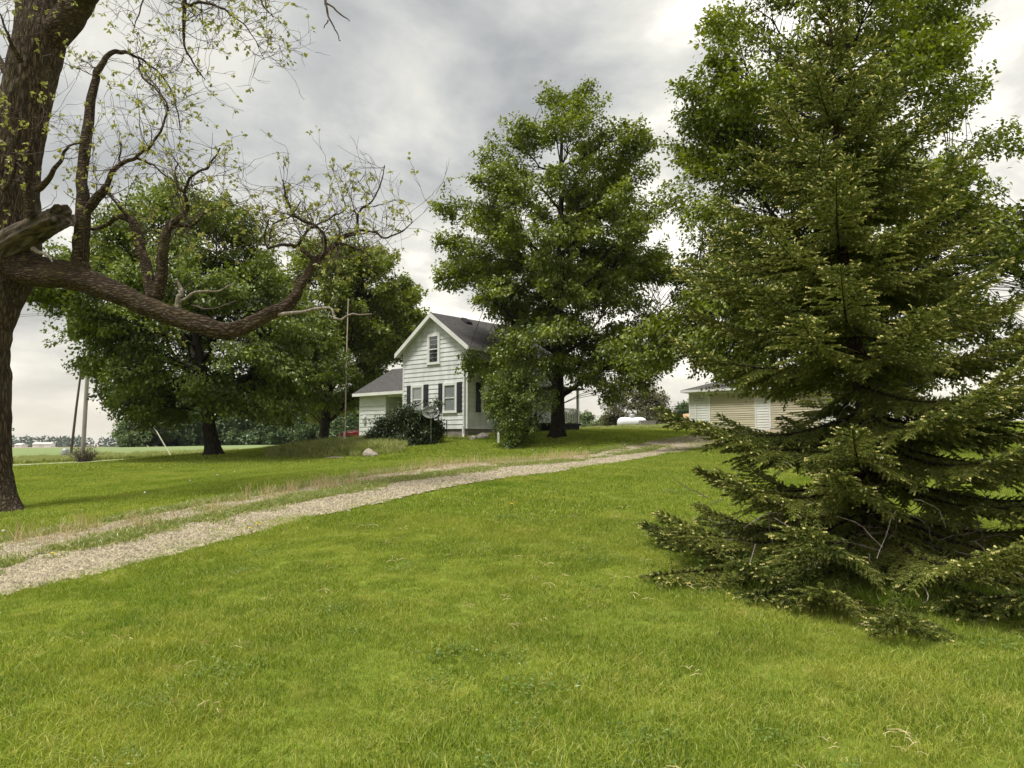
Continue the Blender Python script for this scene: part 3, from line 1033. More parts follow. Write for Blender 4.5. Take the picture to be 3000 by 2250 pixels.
# side porch with a white post, rail and a box coloured dark as the shadow below
pr = Acc().box(5.35, 7.7, -1.5, -0.03, 0.85, 0.97).obj('porch', M['dark'], house)
Acc().box(5.4, 7.65, -1.42, -0.08, -0.25, 0.845).obj('porch_shade_box', M['dark'], pr)
for xx in (5.42, 7.55):
    Acc().box(xx - .06, xx + .06, -1.46, -1.34, 0.975, 2.85).obj('post', M['white_paint'], pr)
Acc().box(5.49, 7.48, -1.43, -1.37, 1.72, 1.80).obj('rail', M['white_paint'], pr)
for q in range(12):
    Acc().box(5.56 + q * .16, 5.60 + q * .16, -1.42, -1.38, 1.05, 1.715).obj('baluster', M['white_paint'], pr)
Acc().box(5.25, 7.8, -1.62, -0.04, 2.86, 2.98).obj('porch_roof', M['shingle'], pr)
# roof ladder hooked over the ridge
lad = Acc()
ly = HWID / 2 - 0.05
for xx in (5.2, 5.62):
    lad.tube([(xx, -0.30, ze + .12), (xx, ly, zr + .10)], 0.025, 6)
for q in range(9):
    f_ = (q + .5) / 9
    lad.tube([(5.2, -0.3 + f_ * (ly + .3), ze + .12 + f_ * (zr - ze - .02)), (5.62, -0.3 + f_ * (ly + .3), ze + .12 + f_ * (zr - ze - .02))], 0.018, 6)
lo = lad.obj('roof_ladder', M['dark'])
lo.location = house.location
lo.rotation_euler = house.rotation_euler
tag(lo, 'dark ladder lying on the farmhouse roof slope', 'ladder')

# ------------------------------------------------------------------ garage
GX = gp(2023, 47.0)
GZ = float(at(2023, 1258, 47.0)[2])
gar = thing('garage', 'low white garage with two tan overhead doors and grey hip roof', 'garage', (GX[0], GX[1], GZ), HZR)
GE, GL, GD = 2.42, 9.5, 7.0
gw = Acc().box(0.01, GD, -GL, -0.01, -0.6, GE).obj('wall', M['siding_garage'], gar)


def garage_rows(name, a0, a1, z0, z1, n, mat, n0=0.03, parent=None, kind=None):
    A = Acc()
    h = (z1 - z0) / n
    for k in range(n):
        q0, q1 = z0 + k * h, z0 + (k + 1) * h - 0.004
        A.hexa([(-n0, a0, q0), (0.0, a0, q0), (0.0, a1, q0), (-n0, a1, q0), (-n0 * .25, a0, q1), (0.0, a0, q1), (0.0, a1, q1), (-n0 * .25, a1, q1)], rng.random())
    o = A.obj(name, mat, parent)
    if kind:
        o['kind'] = kind
    return o


for (a1_, a0_) in ((-0.05, -1.32), (-4.28, -5.1), (-8.05, -9.45)):
    garage_rows('siding_panel', a0_, a1_, -0.4, GE - .01, 18, M['siding_garage'], 0.03, gw, 'stuff')
As = Acc()
for k in range(18):
    q0 = -0.4 + k * 0.156
    As.hexa([(0.05, 0.03, q0), (0.05, -0.01, q0), (GD, -0.01, q0), (GD, 0.03, q0), (0.05, 0.008, q0 + .15), (0.05, -0.01, q0 + .15), (GD, -0.01, q0 + .15), (GD, 0.008, q0 + .15)], rng.random())
o = As.obj('siding_panel', M['siding_garage'], gw)
o['kind'] = 'stuff'
for (d0, d1) in ((-1.36, -4.24), (-5.14, -8.02)):
    dr_ = Acc().box(-0.004, 0.008, d1, d0, 0.0, 2.12).obj('garage_door', M['door_tan'], gar)
    for k in range(4):
        garage_rows('door_section', d1 + .04, d0 - .04, 0.02 + k * .525, 0.02 + (k + 1) * .525 - .01, 4, M['door_tan'], 0.035, dr_)
    Acc().box(-0.05, -0.012, d0 - .03, d0 + .06, 0, 2.2).obj('frame', M['white_paint'], dr_)
    Acc().box(-0.05, -0.012, d1 - .06, d1 + .03, 0, 2.2).obj('frame', M['white_paint'], dr_)
    Acc().box(-0.055, -0.012, d1 - .06, d0 + .06, 2.13, 2.26).obj('frame', M['white_paint'], dr_)
for yy in (0.0, -9.5):
    Acc().box(-0.045, 0.06, yy - .06, yy + .045, -0.5, GE - .01).obj('corner_board', M['white_paint'], gw)
ov, rh = 0.42, 1.35
c_ = [(-ov, ov), (-ov, -GL - ov), (GD + ov, -GL - ov), (GD + ov, ov)]
r1, r2 = (GD / 2, -GD / 2), (GD / 2, -GL + GD / 2)
zz0, zz1 = GE + .02, GE + rh
gr = Acc().add([(x, y, zz0) for x, y in c_] + [(r1[0], r1[1], zz1), (r2[0], r2[1], zz1)],
               [(0, 1, 2, 3)])
gr.f.append(np.array([(1, 0, 4, 5), (3, 2, 5, 4)]))
gr.f.append(np.array([(0, 3, 4), (2, 1, 5)]))
gro = gr.obj('roof', M['shingle'], gar)
Acc().box(-ov - .02, -ov - .0, -GL - ov, ov, GE - .13, zz0 - .004).obj('fascia', M['white_paint'], gro)
Acc().box(-ov, GD + ov, ov + .0, ov + .02, GE - .13, zz0 - .004).obj('fascia', M['white_paint'], gro)
Acc().box(-ov, -0.0, -GL - ov, ov, GE - .03, GE - .005).obj('soffit', M['white_paint'], gro)
# framed plaque: its small raised strokes cannot be read in the photograph
pl = Acc().box(-0.07, -0.035, -0.92, -0.30, 1.78, 2.04).obj('plaque', M['metal_grey'], gar)
Acc().box(-0.078, -0.072, -0.88, -0.34, 1.82, 2.0).obj('plaque_panel', M['siding_garage'], pl)
ms = Acc()
for q, (a_, w_, h_) in enumerate(((-.42, .05, .05), (-.50, .05, .03), (-.57, .06, .06), (-.67, .06, .09), (-.76, .05, .10), (-.82, .03, .05))):
    ms.box(-0.083, -0.0785, a_ - w_, a_, 1.91 - h_ / 2, 1.91 + h_ / 2)
ms.obj('plaque_mark', M['dark'], pl)
Acc().box(-0.065, -0.035, -0.44, -0.39, -0.3, 1.62).obj('conduit', M['white_paint'], gar)

# ------------------------------------------------------------------ broadleaf trees
def place_tree(name, label, px, Y, cat='tree', group=None):
    b = gp(px, Y)
    return thing(name, label, cat, b, 0, group), b


TA, bA = place_tree('maple_tree', 'broad low-crowned maple standing alone on the lawn, nearest the road', 628, 34)
crown_tree(TA, bA, prof_px([(1212, 265, 230), (1185, 330, 300), (1100, 395, 335), (1000, 475, 335), (870, 520, 310), (780, 470, 185), (700, 400, 135), (650, 325, 100), (600, 280, 40), (572, 190, -70)],
                           628, 1335, 34), 8.2, 0.36, 1250, 120, 0.17, 'leaf_maple', 21, n_limb=18, first=0.17, spray=(1.0, .5, .26), lean=(-1.5, 0), depth=0.9, inner=.35, shell=.6, sway=.12, clump=.5, tmpl=LEAF_PLAIN)
TB, bB = place_tree('maple_tree', 'rounded maple standing behind the rusty pole, left of the farmhouse', 945, 51)
crown_tree(TB, bB, prof_px([(1205, 110, 60), (1175, 150, 110), (1100, 160, 190), (1000, 165, 255), (930, 160, 275), (830, 150, 275), (760, 120, 230), (710, 60, 160), (690, -10, 90)],
                           945, 1300, 51), 9.5, 0.38, 820, 105, 0.24, 'leaf_maple_bright', 22, n_limb=14, first=0.12, spray=(1.1, .55, .34), lean=(.8, 0), depth=.75, sway=.12, clump=.5, tmpl=LEAF_PLAIN)
TC, bC = place_tree('maple_tree', 'tall tapering maple in front of the farmhouse side wall', 1632, 36)
crown_tree(TC, bC, prof_px([(1150, 120, 300), (1110, 200, 330), (1050, 290, 350), (1000, 270, 370), (950, 170, 375), (900, 235, 375), (817, 325, 365), (735, 330, 350), (653, 325, 315), (600, 290, 270), (523, 245, 275), (426, 205, 255), (330, 145, 180), (262, 75, 100), (222, 10, 55)],
                           1632, 1275, 36), 15.6, 0.36, 1350, 105, 0.17, 'leaf_maple_bright', 23, n_limb=22, first=0.10, spray=(.95, .40, .25), lean=(.3, 0), inner=.25, sway=.15, clump=.4, twig_r=.013, tmpl=LEAF_PLAIN)
TD, bD = place_tree('maple_tree', 'tallest maple, its wide crown rising behind the spruce', 2570, 27)
crown_tree(TD, bD, prof_px([(1140, 460, 200), (1090, 570, 370), (1000, 615, 430), (900, 625, 570), (750, 620, 560), (620, 600, 480), (540, 500, 400), (480, 500, 380), (400, 585, 320), (250, 615, 270), (100, 565, 255), (-50, 450, 230), (-200, 280, 160), (-260, 120, 60)],
                           2570, 1309, 27), 17.0, 0.40, 1600, 100, 0.165, 'leaf_maple_bright', 24, n_limb=24, first=0.14, spray=(.95, .42, .26), lean=(-.6, 0), inner=.30, depth=.8, sway=.3, clump=.5, twig_r=.013, tmpl=LEAF_PLAIN)

# shrubs by the house
YS, bY = place_tree('yew_shrub', 'dark evergreen shrub spreading below the gable windows', 1190, 35.9, 'shrub')
crown_tree(YS, bY, [(0.0, 1.75, 1.45), (0.35, 1.85, 1.6), (0.8, 1.2, 1.6), (1.3, .75, 1.55), (1.75, .2, 1.4), (2.1, -.35, 1.0), (2.2, -.5, .8)], 1.5, 0.08, 300, 120, 0.10, 'leaf_yew', 31, n_limb=9, first=.05,
           spray=(.45, .25, .2), tmpl=LEAF_PLAIN, inner=.3, depth=.35, sway=.15, clump=.25)
SH, bS = place_tree('lilac_shrub', 'light green loose shrub before the farmhouse side window', 1510, 33, 'shrub')
crown_tree(SH, bS, [(0.05, .4, .4), (.45, .65, .7), (1.1, .9, 1.0), (1.8, 1.35, 1.3), (2.4, 1.35, 1.3), (2.85, .95, 1.1), (3.25, .4, .8), (3.5, -.1, .5)], 2.8, 0.09, 300, 75, 0.10, 'leaf_shrub', 32, n_limb=10, first=.05,
           spray=(.5, .25, .2), tmpl=LEAF_PLAIN, inner=.25, depth=.9, sway=.3, up=.8, clump=.3)
CR, bR = place_tree('crabapple_tree', 'brownish crabapple thicket behind the white propane tank', 1868, 63, 'tree')
crown_tree(CR, bR, [(-.6, 2.4, 2.6), (.6, 2.9, 2.9), (1.6, 2.9, 2.8), (2.5, 2.3, 2.4), (3.2, 1.4, 1.9), (3.8, .6, 1.2)], 2.6, 0.13, 330, 75, 0.16, 'leaf_crab', 33, n_limb=12, first=.05,
           spray=(.7, .4, .3), tmpl=LEAF_PLAIN, inner=.3, depth=.7, sway=.3)

# ------------------------------------------------------------------ background trees
def far_protos():
    P = []
    for k, (h, w, mat, seed) in enumerate(((9.5, 4.2, 'leaf_far', 41), (8.0, 3.6, 'leaf_far2', 42), (11.0, 4.6, 'leaf_far', 43))):
        t = thing('hedgerow_tree', 'x', 'tree')
        crown_tree(t, None, [(.2, w * .7, w * .7), (h * .2, w, w), (h * .45, w * .95, w), (h * .7, w * .75, w * .7), (h * .9, w * .35, w * .4), (h, .2, .3)], h * .85, .22, 200, 55, .5, mat, seed, n_limb=6,
                   first=.1, spray=(1.5, .9, .7), tmpl=LEAF_PLAIN, inner=.35, twig_r=.03)
        P.append(t)
    return P


protos = far_protos()
used = [False] * 3


def far_tree(px, Y, sc, kind, label, group, name='hedgerow_tree', rz=None):
    b = gp(px, Y)
    t = protos[kind] if not used[kind] else copy_tree(protos[kind])
    used[kind] = True
    t.name = name
    t.location = b
    t.scale = (sc * 1.12, sc * 1.12, sc * random.Random(px).uniform(.8, 1.05))
    t.rotation_euler = (0, 0, rz if rz is not None else (px * 1.7) % 6.28)
    return tag(t, label, 'tree', group)


ORD = 'first second third fourth fifth sixth seventh eighth ninth tenth eleventh twelfth thirteenth'.split()
for q, (px, Y, s_, k) in enumerate([(470, 128, .70, 0), (520, 126, .78, 2), (572, 130, .80, 0), (625, 127, .72, 1), (680, 130, .78, 2), (735, 126, .75, 0), (790, 124, .72, 2), (845, 122, .76, 0),
                                    (900, 118, .72, 1), (955, 114, .70, 0), (1005, 108, .68, 2), (1055, 104, .66, 0), (1110, 104, .66, 2)]):
    far_tree(px, Y, s_ * (1.4 if px < 700 else 1.2), k, '%s leafy tree, counted from the left, in the wood edge across the field' % ORD[q], 'trees of the wood edge left of the house')
far_tree(425, 116, 1.0, 1, 'pale thin-leaved tree at the left end of the wood edge', None)
for q, (px, Y, s_, k) in enumerate([(1640, 120, .60, 1), (1690, 125, .72, 0), (1735, 118, .62, 1), (1780, 126, .68, 1), (1990, 130, .82, 2), (2040, 132, .85, 0)]):
    far_tree(px, Y, s_, k, '%s light green tree from the left in the hedgerow between tall maple and garage' % ORD[q], 'trees of the hedgerow behind the garage')


def far_woods():
    g = np.random.default_rng(77)
    lv = Acc()
    for a in np.linspace(-1.35, 1.35, 1000):
        R = 900 + 60 * math.sin(a * 5) + g.choice([0, 25])
        x, y = R * math.sin(a) + g.normal() * 6, R * math.cos(a) + g.normal() * 15
        if 0.12 < a < .62 or (-.1 < a):
            R *= 1.05
        h = 8.5 + 2 * vnoise(np.array([[a * 14, 0, 0]]), 8)[0] + 3.0 * vnoise(np.array([[a * 5 + 2, 0, 0]]), 6)[0] + g.normal() * .7
        n = 40
        z0 = float(gz(x, y))
        t = g.random(n) ** 1.2
        ang = g.uniform(0, 6.28, n)
        rr = (4.5 * np.sqrt(1 - (t * .98) ** 2) + .6)
        P = np.stack([x + rr * np.cos(ang), y + rr * np.sin(ang), z0 - .5 + t * h], -1)
        leaves(lv, P, g.normal(size=(n, 3)), np.array([0, 0, 1.0]) + g.normal(size=(n, 3)) * .6, g.uniform(2.4, 3.8, n), np.clip(g.normal(.5, .2) + g.normal(size=n) * .15, 0, 1), LEAF_PLAIN)
    tag(lv.obj('far_woods', M['leaf_wood']), 'bluish far woods along the horizon', 'woods', kind='stuff')


far_woods()


def gable_barn(name, label, px, Y, L_, D_, h, rh, rz):
    b = gp(px, Y)
    t = thing(name, label, 'barn', b, rz)
    A = Acc().box(-L_ / 2, L_ / 2, -D_ / 2, D_ / 2, -1, h)
    A.add([(-L_ / 2, -D_ / 2, h), (-L_ / 2, D_ / 2, h), (-L_ / 2, 0, h + rh), (L_ / 2, -D_ / 2, h), (L_ / 2, D_ / 2, h), (L_ / 2, 0, h + rh)], [(0, 1, 2), (3, 5, 4)])
    A.obj('wall', M['barn_white'], t)
    o = D_ / 2 + .4
    zl = h - .4 * rh / (D_ / 2)
    Acc().hexa([(-L_ / 2 - .4, -o, zl), (L_ / 2 + .4, -o, zl), (L_ / 2 + .4, 0, h + rh), (-L_ / 2 - .4, 0, h + rh), (-L_ / 2 - .4, -o, zl + .2), (L_ / 2 + .4, -o, zl + .2), (L_ / 2 + .4, 0, h + rh + .2), (-L_ / 2 - .4, 0, h + rh + .2)]).hexa(
        [(L_ / 2 + .4, o, zl), (-L_ / 2 - .4, o, zl), (-L_ / 2 - .4, 0, h + rh), (L_ / 2 + .4, 0, h + rh), (L_ / 2 + .4, o, zl + .2), (-L_ / 2 - .4, o, zl + .2), (-L_ / 2 - .4, 0, h + rh + .2), (L_ / 2 + .4, 0, h + rh + .2)]).obj('roof', M['roof_pale'], t)
    Acc().box(-1.8, 1.8, -D_ / 2 - .08, -D_ / 2 - .02, 0, h * .8).obj('door', M['roof_pale'], t)
    return t


gable_barn('far_barn', 'long low white barn far off across the field', 129, 620, 14, 8, 2.6, 1.4, .15)
gable_barn('far_barn', 'small white farm building beside the big tree trunk, far away', 62, 640, 7.5, 6, 2.0, 1.4, -.3)

# ------------------------------------------------------------------ big old walnut at the left, traced limb by limb in 3D
WB = 15.0


def build_walnut():
    g = np.random.default_rng(5)
    base = at(-20, 1515, WB)
    base[2] = float(gz(base[0], base[1])) - 0.05
    root = thing('walnut_tree', 'huge old tree with furrowed bark, sparse new leaves and a long low limb', 'tree', base)
    # trunk
    tp = [(-42, 1520, 108, 0), (-50, 1490, 94, 0), (-56, 1440, 82, 0), (-60, 1350, 76, 0), (-60, 1250, 75, 0), (-56, 1050, 76, 0), (-42, 930, 84, 0), (-12, 830, 90, 0), (18, 740, 88, 0), (28, 650, 80, 0), (36, 520, 74, 0), (55, 400, 72, 0), (84, 250, 72, 0), (114, 120, 72, 0),
          (122, 0, 66, .1), (140, -160, 58, .3), (170, -400, 46, .5), (205, -700, 30, .6), (230, -1000, 14, .5)]
    pts = np.array([np.concatenate([at(a, b, WB + d), [r * WB / F]]) for a, b, r, d in tp])
    sp_ = smooth_path(pts, 260)
    P, R = sp_[:, :3] - base, sp_[:, 3]
    sides = 96
    th = np.linspace(0, 2 * np.pi, sides, endpoint=False)
    s = np.concatenate([[0], np.cumsum(np.linalg.norm(np.diff(P, axis=0), axis=1))])
    cyl = lambda fr, fz, ph: np.stack([np.broadcast_to(np.cos(th) * fr, (len(s), sides)), np.broadcast_to(np.sin(th) * fr, (len(s), sides)), np.broadcast_to((s * fz)[:, None], (len(s), sides)) + ph], -1)
    wob = 0.10 * vnoise(cyl(1.5, 0.8, 0), 1)
    n1 = vnoise(cyl(5.5, 1.7, 3) + 0.5 * vnoise(cyl(3, 2, 9), 3)[..., None], 2)
    n2 = vnoise(cyl(11, 3.4, 1), 4)
    ridge = (np.abs(n1) ** 0.6 - 0.55) * 0.062 + (np.abs(n2) ** .7 - .5) * 0.03
    fl = (0.16 * np.cos(th * 4 + .7) + .1 * np.cos(th * 7))[None] * np.exp(-s / 0.45)[:, None]
    rad = R[:, None] * (1 + wob + fl) + ridge * np.minimum(1, R / .3)[:, None]
    v = P[:, None] + rad[..., None] * np.stack([np.cos(th), np.sin(th), 0 * th], -1)[None]
    i = np.arange(len(s) - 1)[:, None] * sides
    j = np.arange(sides)[None]
    k = (j + 1) % sides
    A = Acc().add(v, np.stack([i + j, i + k, i + sides + k, i + sides + j], -1).reshape(-1, 4))
    trunk = A.obj('trunk', M['bark_walnut'], root, True)

    allnodes = []

    def limb(rows, name='limb', sides=10, n=None, mat='bark_limb', wig=0.02, spawn=1.0, rough=True):
        """rows (px, py, radius_px, depth offset)"""
        p = np.array([np.concatenate([at(a, b, WB + d) - base, [(r if r > 12 else r * (.5 + r / 24)) * WB / F]]) for a, b, r, d in rows])
        n = n or max(8, len(rows) * 6)
        q = smooth_path(p, n)
        q[1:-1, :3] += np.stack([vnoise(np.stack([np.arange(n - 2) * .45 + 31 * c + rows[0][0], 0 * np.arange(n - 2), 0 * np.arange(n - 2)], -1), 7) for c in range(3)], -1) * wig
        A = Acc()
        if q[0, 3] > .06 and rough:
            sd_ = 40
            m = max(60, int(n * 4))
            q = smooth_path(q, m)
            t = unit(np.gradient(q[:, :3], axis=0))
            a_ = unit(np.cross(t, [0, 1.0, 0.05]))
            b_ = np.cross(t, a_)
            th = np.linspace(0, 2 * np.pi, sd_, endpoint=False)
            ss = np.arange(m) * np.linalg.norm(q[1, :3] - q[0, :3])
            cy = lambda fr, fz, ph: np.stack([np.broadcast_to(np.cos(th) * fr, (m, sd_)), np.broadcast_to(np.sin(th) * fr, (m, sd_)), np.broadcast_to((ss * fz)[:, None], (m, sd_)) + ph], -1)
            rr = q[:, 3][:, None] * (1 + .16 * vnoise(cy(1.3, 2.6, rows[0][0]), 11)) + (np.abs(vnoise(cy(3.4, 4, 2), 12)) ** .6 - .5) * .16 * np.minimum(q[:, 3], .2)[:, None]
            if name == 'broken_stub':
                rr = rr * (1 + .20 * vnoise(cy(3.2, .8, 4), 13) + .10 * vnoise(cy(7, 1.2, 4), 14))
            v = q[:, None, :3] + rr[..., None] * (np.cos(th)[None, :, None] * a_[:, None] + np.sin(th)[None, :, None] * b_[:, None])
            if name == 'broken_stub':
                sp2 = .16 * vnoise(np.stack([np.cos(th) * 2.5, np.sin(th) * 2.5, 0 * th], -1), 15) - .10 * np.cos(th - .6)
                v[-14:] += (np.linspace(0, 1, 14)[:, None] * sp2[None])[..., None] * t[-14:, None]
            i = np.arange(m - 1)[:, None] * sd_
            j = np.arange(sd_)[None]
            k = (j + 1) % sd_
            A.add(v, np.stack([i + j, i + k, i + sd_ + k, i + sd_ + j], -1).reshape(-1, 4))
            if name == 'broken_stub':
                e_ = np.concatenate([v[-1], v[-1].mean(0) + (v[-1] - v[-1].mean(0)) * .55 - t[-1] * .06 * g.random((sd_, 1)), [v[-1].mean(0) - t[-1] * .14]])
                jj = np.arange(sd_)
                kk = (jj + 1) % sd_
                A.add(e_, np.stack([jj, kk, sd_ + kk, sd_ + jj], -1))
                A.f.append(np.stack([sd_ + jj, sd_ + kk, np.full(sd_, 2 * sd_)], -1) + A.n - len(e_))
            else:
                A.add(v[-1], np.array([np.arange(sd_)]))
        else:
            A.tube(q[:, :3], q[:, 3], sides if q[0, 3] > .05 else 6)
        A.obj(name, M[mat], root, True)
        if spawn:
            for e in q[::max(1, len(q) // n)]:
                allnodes.append((e, spawn))
        return q

    limb([(40, 770, 54, -.1), (110, 796, 44, -.35), (190, 806, 38, -.5), (280, 832, 34, -.6), (380, 875, 30, -.7), (480, 918, 28, -.8), (580, 950, 26, -.9), (660, 968, 24, -1.0), (720, 955, 20, -1.05), (780, 922, 18, -1.05), (835, 900, 17, -1.0),
          (868, 864, 13.5, -.95), (890, 815, 12.1, -.9), (922, 772, 11, -.8), (958, 740, 10, -.7), (986, 712, 8, -.6)], spawn=.35)
    limb([(236, 815, 27, -.5), (237, 780, 22, -.5), (239, 700, 20, -.55), (246, 630, 20, -.6), (241, 530, 15, -.5), (253, 410, 14.5, -.4), (270, 265, 12, -.3), (290, 203, 11, -.25), (318, 164, 9, -.2), (357, 151, 7.5, -.1), (400, 166, 5, 0), (458, 207, 4, .15), (502, 260, 3.5, .3), (521, 328, 2.8, .4), (530, 390, 2, .4)], spawn=1.0)
    limb([(250, 625, 12, -.6), (288, 574, 12, -.7), (310, 550, 9, -.8), (332, 502, 8, -.9), (395, 460, 6.5, -1.1), (434, 434, 5.5, -1.2), (468, 386, 4.5, -1.3), (492, 333, 4, -1.3), (488, 300, 3.5, -1.3), (453, 255, 4, -1.0), (414, 222, 4, -.6), (408, 180, 4, -.2)], spawn=1.2)
    limb([(400, 166, 4, 0), (430, 220, 3.5, -.3), (470, 270, 3, -.5), (490, 330, 2.5, -.8)], spawn=1.2)
    limb([(448, 872, 19, -.75), (440, 846, 15, -.75), (420, 748, 14, -.6), (397, 675, 12, -.5), (381, 638, 11, -.4), (340, 640, 8, -.2), (295, 665, 7, .1), (262, 672, 6, .3)], spawn=.7)
    limb([(381, 640, 8, -.4), (350, 605, 6, -.5), (322, 568, 5, -.5), (330, 545, 3, -.5)], spawn=1)
    limb([(452, 872, 18, -.75), (468, 852, 16, -.8), (477, 748, 15, -.95), (482, 700, 14, -1.0), (502, 655, 10, -1.1), (545, 617, 7, -1.2), (542, 565, 6, -1.3), (560, 521, 5, -1.4), (608, 487, 4, -1.5), (645, 434, 3, -1.6)], spawn=1.3)
    limb([(500, 660, 8, -1.1), (560, 660, 6, -1.0), (600, 625, 4, -.9), (640, 610, 3, -.9), (690, 600, 2, -.8)], spawn=1.3)
    limb([(540, 565, 5, -1.3), (515, 530, 4, -1.2), (520, 480, 3, -1.1)], spawn=1.2)
    limb([(395, 460, 5, -1.1), (440, 480, 4, -1), (492, 522, 3, -.9)], spawn=.8)
    limb([(340, 500, 5, -.9), (350, 470, 4, -.8), (355, 420, 3, -.8)], spawn=1)
    # top right cluster at the end of the long limb
    limb([(986, 712, 8, -.6), (1020, 690, 7, -.5), (1047, 675, 6, -.5), (1047, 624, 5, -.5), (1094, 588, 4, -.4), (1116, 527, 3, -.3), (1127, 484, 2, -.2)], spawn=1.3)
    limb([(1047, 676, 5, -.5), (1098, 682, 4.5, -.7), (1134, 697, 4, -.9), (1181, 675, 3, -1), (1210, 648, 2, -1.1)], spawn=1.2)
    limb([(985, 712, 7, -.6), (1025, 722, 5, -.8), (1060, 735, 4, -.9), (1085, 752, 3, -1)], spawn=.9)
    limb([(925, 765, 9, -.8), (870, 722, 7, -.6), (830, 718, 6, -.5), (787, 726, 5, -.4), (775, 690, 4, -.3), (790, 640, 3, -.2)], spawn=1.2)
    limb([(870, 722, 6, -.6), (902, 675, 5, -.6), (931, 660, 4.5, -.5), (968, 639, 4, -.4), (1010, 615, 3, -.3), (1000, 570, 2, -.3)], spawn=1.3)
    limb([(950, 735, 8, -.7), (948, 690, 6, -.9), (924, 660, 5.5, -1), (881, 646, 5, -1.1), (855, 617, 4.5, -1.2), (837, 574, 4, -1.2), (827, 527, 3, -1.2)], spawn=1.3)
    limb([(790, 700, 4, -.3), (800, 660, 4, -.3), (850, 632, 3.5, -.4), (882, 590, 3, -.5)], spawn=1.2)
    # dead grey wood on the limb
    limb([(816, 920, 8, -1.05), (880, 912, 6, -1.2), (960, 903, 5, -1.3), (989, 935, 4.5, -1.4), (1036, 921, 4, -1.4), (1090, 921, 2, -1.4)], name='dead_branch', mat='deadwood', spawn=0)
    limb([(519, 915, 10, -.85), (524, 880, 8, -.9), (531, 850, 7, -.9), (517, 818, 5, -.95)], name='dead_snag', mat='deadwood', spawn=0)
    limb([(527, 885, 6, -.9), (579, 854, 5, -1), (641, 852, 4, -1.1), (685, 828, 3, -1.1)], name='dead_branch', mat='deadwood', spawn=0)
    limb([(560, 895, 4, -.9), (620, 905, 3, -1.2), (690, 880, 2, -1.4)], name='dead_branch', mat='twig', spawn=0)
    limb([(95, 730, 8, -.6), (130, 745, 6, -.9), (155, 765, 3, -1.0)], name='dead_branch', mat='deadwood', spawn=0)
    # broken stub
    q = limb([(-10, 740, 52, -.2), (40, 706, 42, -.45), (95, 676, 36, -.65), (150, 648, 32, -.85), (168, 640, 29, -.9), (182, 633, 28, -.95)], name='broken_stub', mat='stubwood', spawn=0, wig=.01)
    # fork and limbs above the frame
    limb([(120, 150, 50, 0), (175, 80, 46, -.1), (222, 20, 40, -.2), (260, -40, 36, -.4), (330, -130, 32, -.8), (450, -180, 28, -1.3), (600, -170, 22, -1.5), (760, -150, 15, -1.6), (900, -120, 10, -1.6), (950, -40, 6, -1.6)], spawn=.3)
    limb([(500, -178, 10, -1.3), (525, -60, 8, -1.3), (540, 18, 7, -1.3), (537, 100, 5, -1.2), (545, 150, 4, -1.2), (575, 200, 3, -1.1), (600, 235, 2, -1.1)], spawn=1.5)
    limb([(540, 18, 6, -1.3), (600, 8, 5, -1.4), (660, 30, 4, -1.5), (710, 70, 3, -1.6), (750, 120, 2, -1.7), (775, 175, 1.5, -1.7)], spawn=1.7)
    limb([(690, -160, 6, -1.6), (740, -60, 4, -1.6), (770, 10, 3, -1.6), (800, 50, 2, -1.6)], spawn=1.4)
    limb([(420, -175, 6, -1.2), (430, -60, 4, -1.0), (410, 30, 3, -1), (390, 90, 2, -.9)], spawn=1.3)
    limb([(945, -60, 6, -1.6), (955, 5, 5, -1.6), (962, 55, 4, -1.6), (985, 90, 3, -1.6), (998, 120, 2, -1.6)], name='dead_branch', mat='twig', spawn=0)
    limb([(957, 8, 4, -1.6), (990, 35, 3.5, -1.6), (1024, 62, 2, -1.6)], name='dead_branch', mat='twig', spawn=0)
    limb([(962, 60, 3, -1.6), (948, 82, 2, -1.6)], name='dead_branch', mat='twig', spawn=0)
    limb([(110, 560, 10, -1.1), (145, 520, 8, -1.3), (190, 445, 5, -1.5), (215, 420, 4, -1.4), (260, 425, 3, -1.0)], spawn=1.0)
    limb([(90, 640, 12, -1.0), (75, 500, 9, -1.2), (90, 420, 5, -1.4), (100, 330, 3, -1.4)], spawn=1.2)
    limb([(10, 560, 8, -1.1), (45, 480, 6, -1.4), (20, 380, 4, -1.5), (-20, 300, 3, -1.5)], spawn=1.2)
    limb([(60, 180, 9, -.6), (30, 120, 6, -.9), (5, 60, 4, -1), (-10, 10, 3, -1)], spawn=1.5)
    limb([(130, -200, 34, .3), (0, -400, 26, .8), (-150, -560, 18, 1.2), (-300, -650, 10, 1.5)], spawn=.6)
    limb([(170, -420, 28, .5), (330, -620, 20, 1.0), (480, -740, 14, 1.4), (640, -780, 8, 1.8)], spawn=.6)
    limb([(60, 300, 14, .5), (0, 180, 11, 1.6), (-80, 40, 8, 2.6), (-150, -100, 5, 3.4)], spawn=.6)

    tw, lv = Acc(), Acc()

    def twig(p, d, L_, r, depth):
        n = 5
        pts = [p]
        d = unit(d)
        for k in range(n):
            d = unit(d + g.normal(size=3) * .2 + np.array([0, 0, .05 if depth < 2 else -.03]))
            pts.append(pts[-1] + d * L_ / n)
        pts = np.array(pts)
        tw.tube(pts, np.linspace(r, r * .45, n + 1), 3 if depth else 4, False)
        if depth < 2:
            for k in range(1, n + 1):
                if g.random() < (.46 if depth == 0 else .30):
                    dd = unit(pts[min(k + 1, n)] - pts[k - 1]) + g.normal(size=3) * .6
                    twig(pts[k], dd, L_ * g.uniform(.4, .7), max(r * .6, .0045), depth + 1)
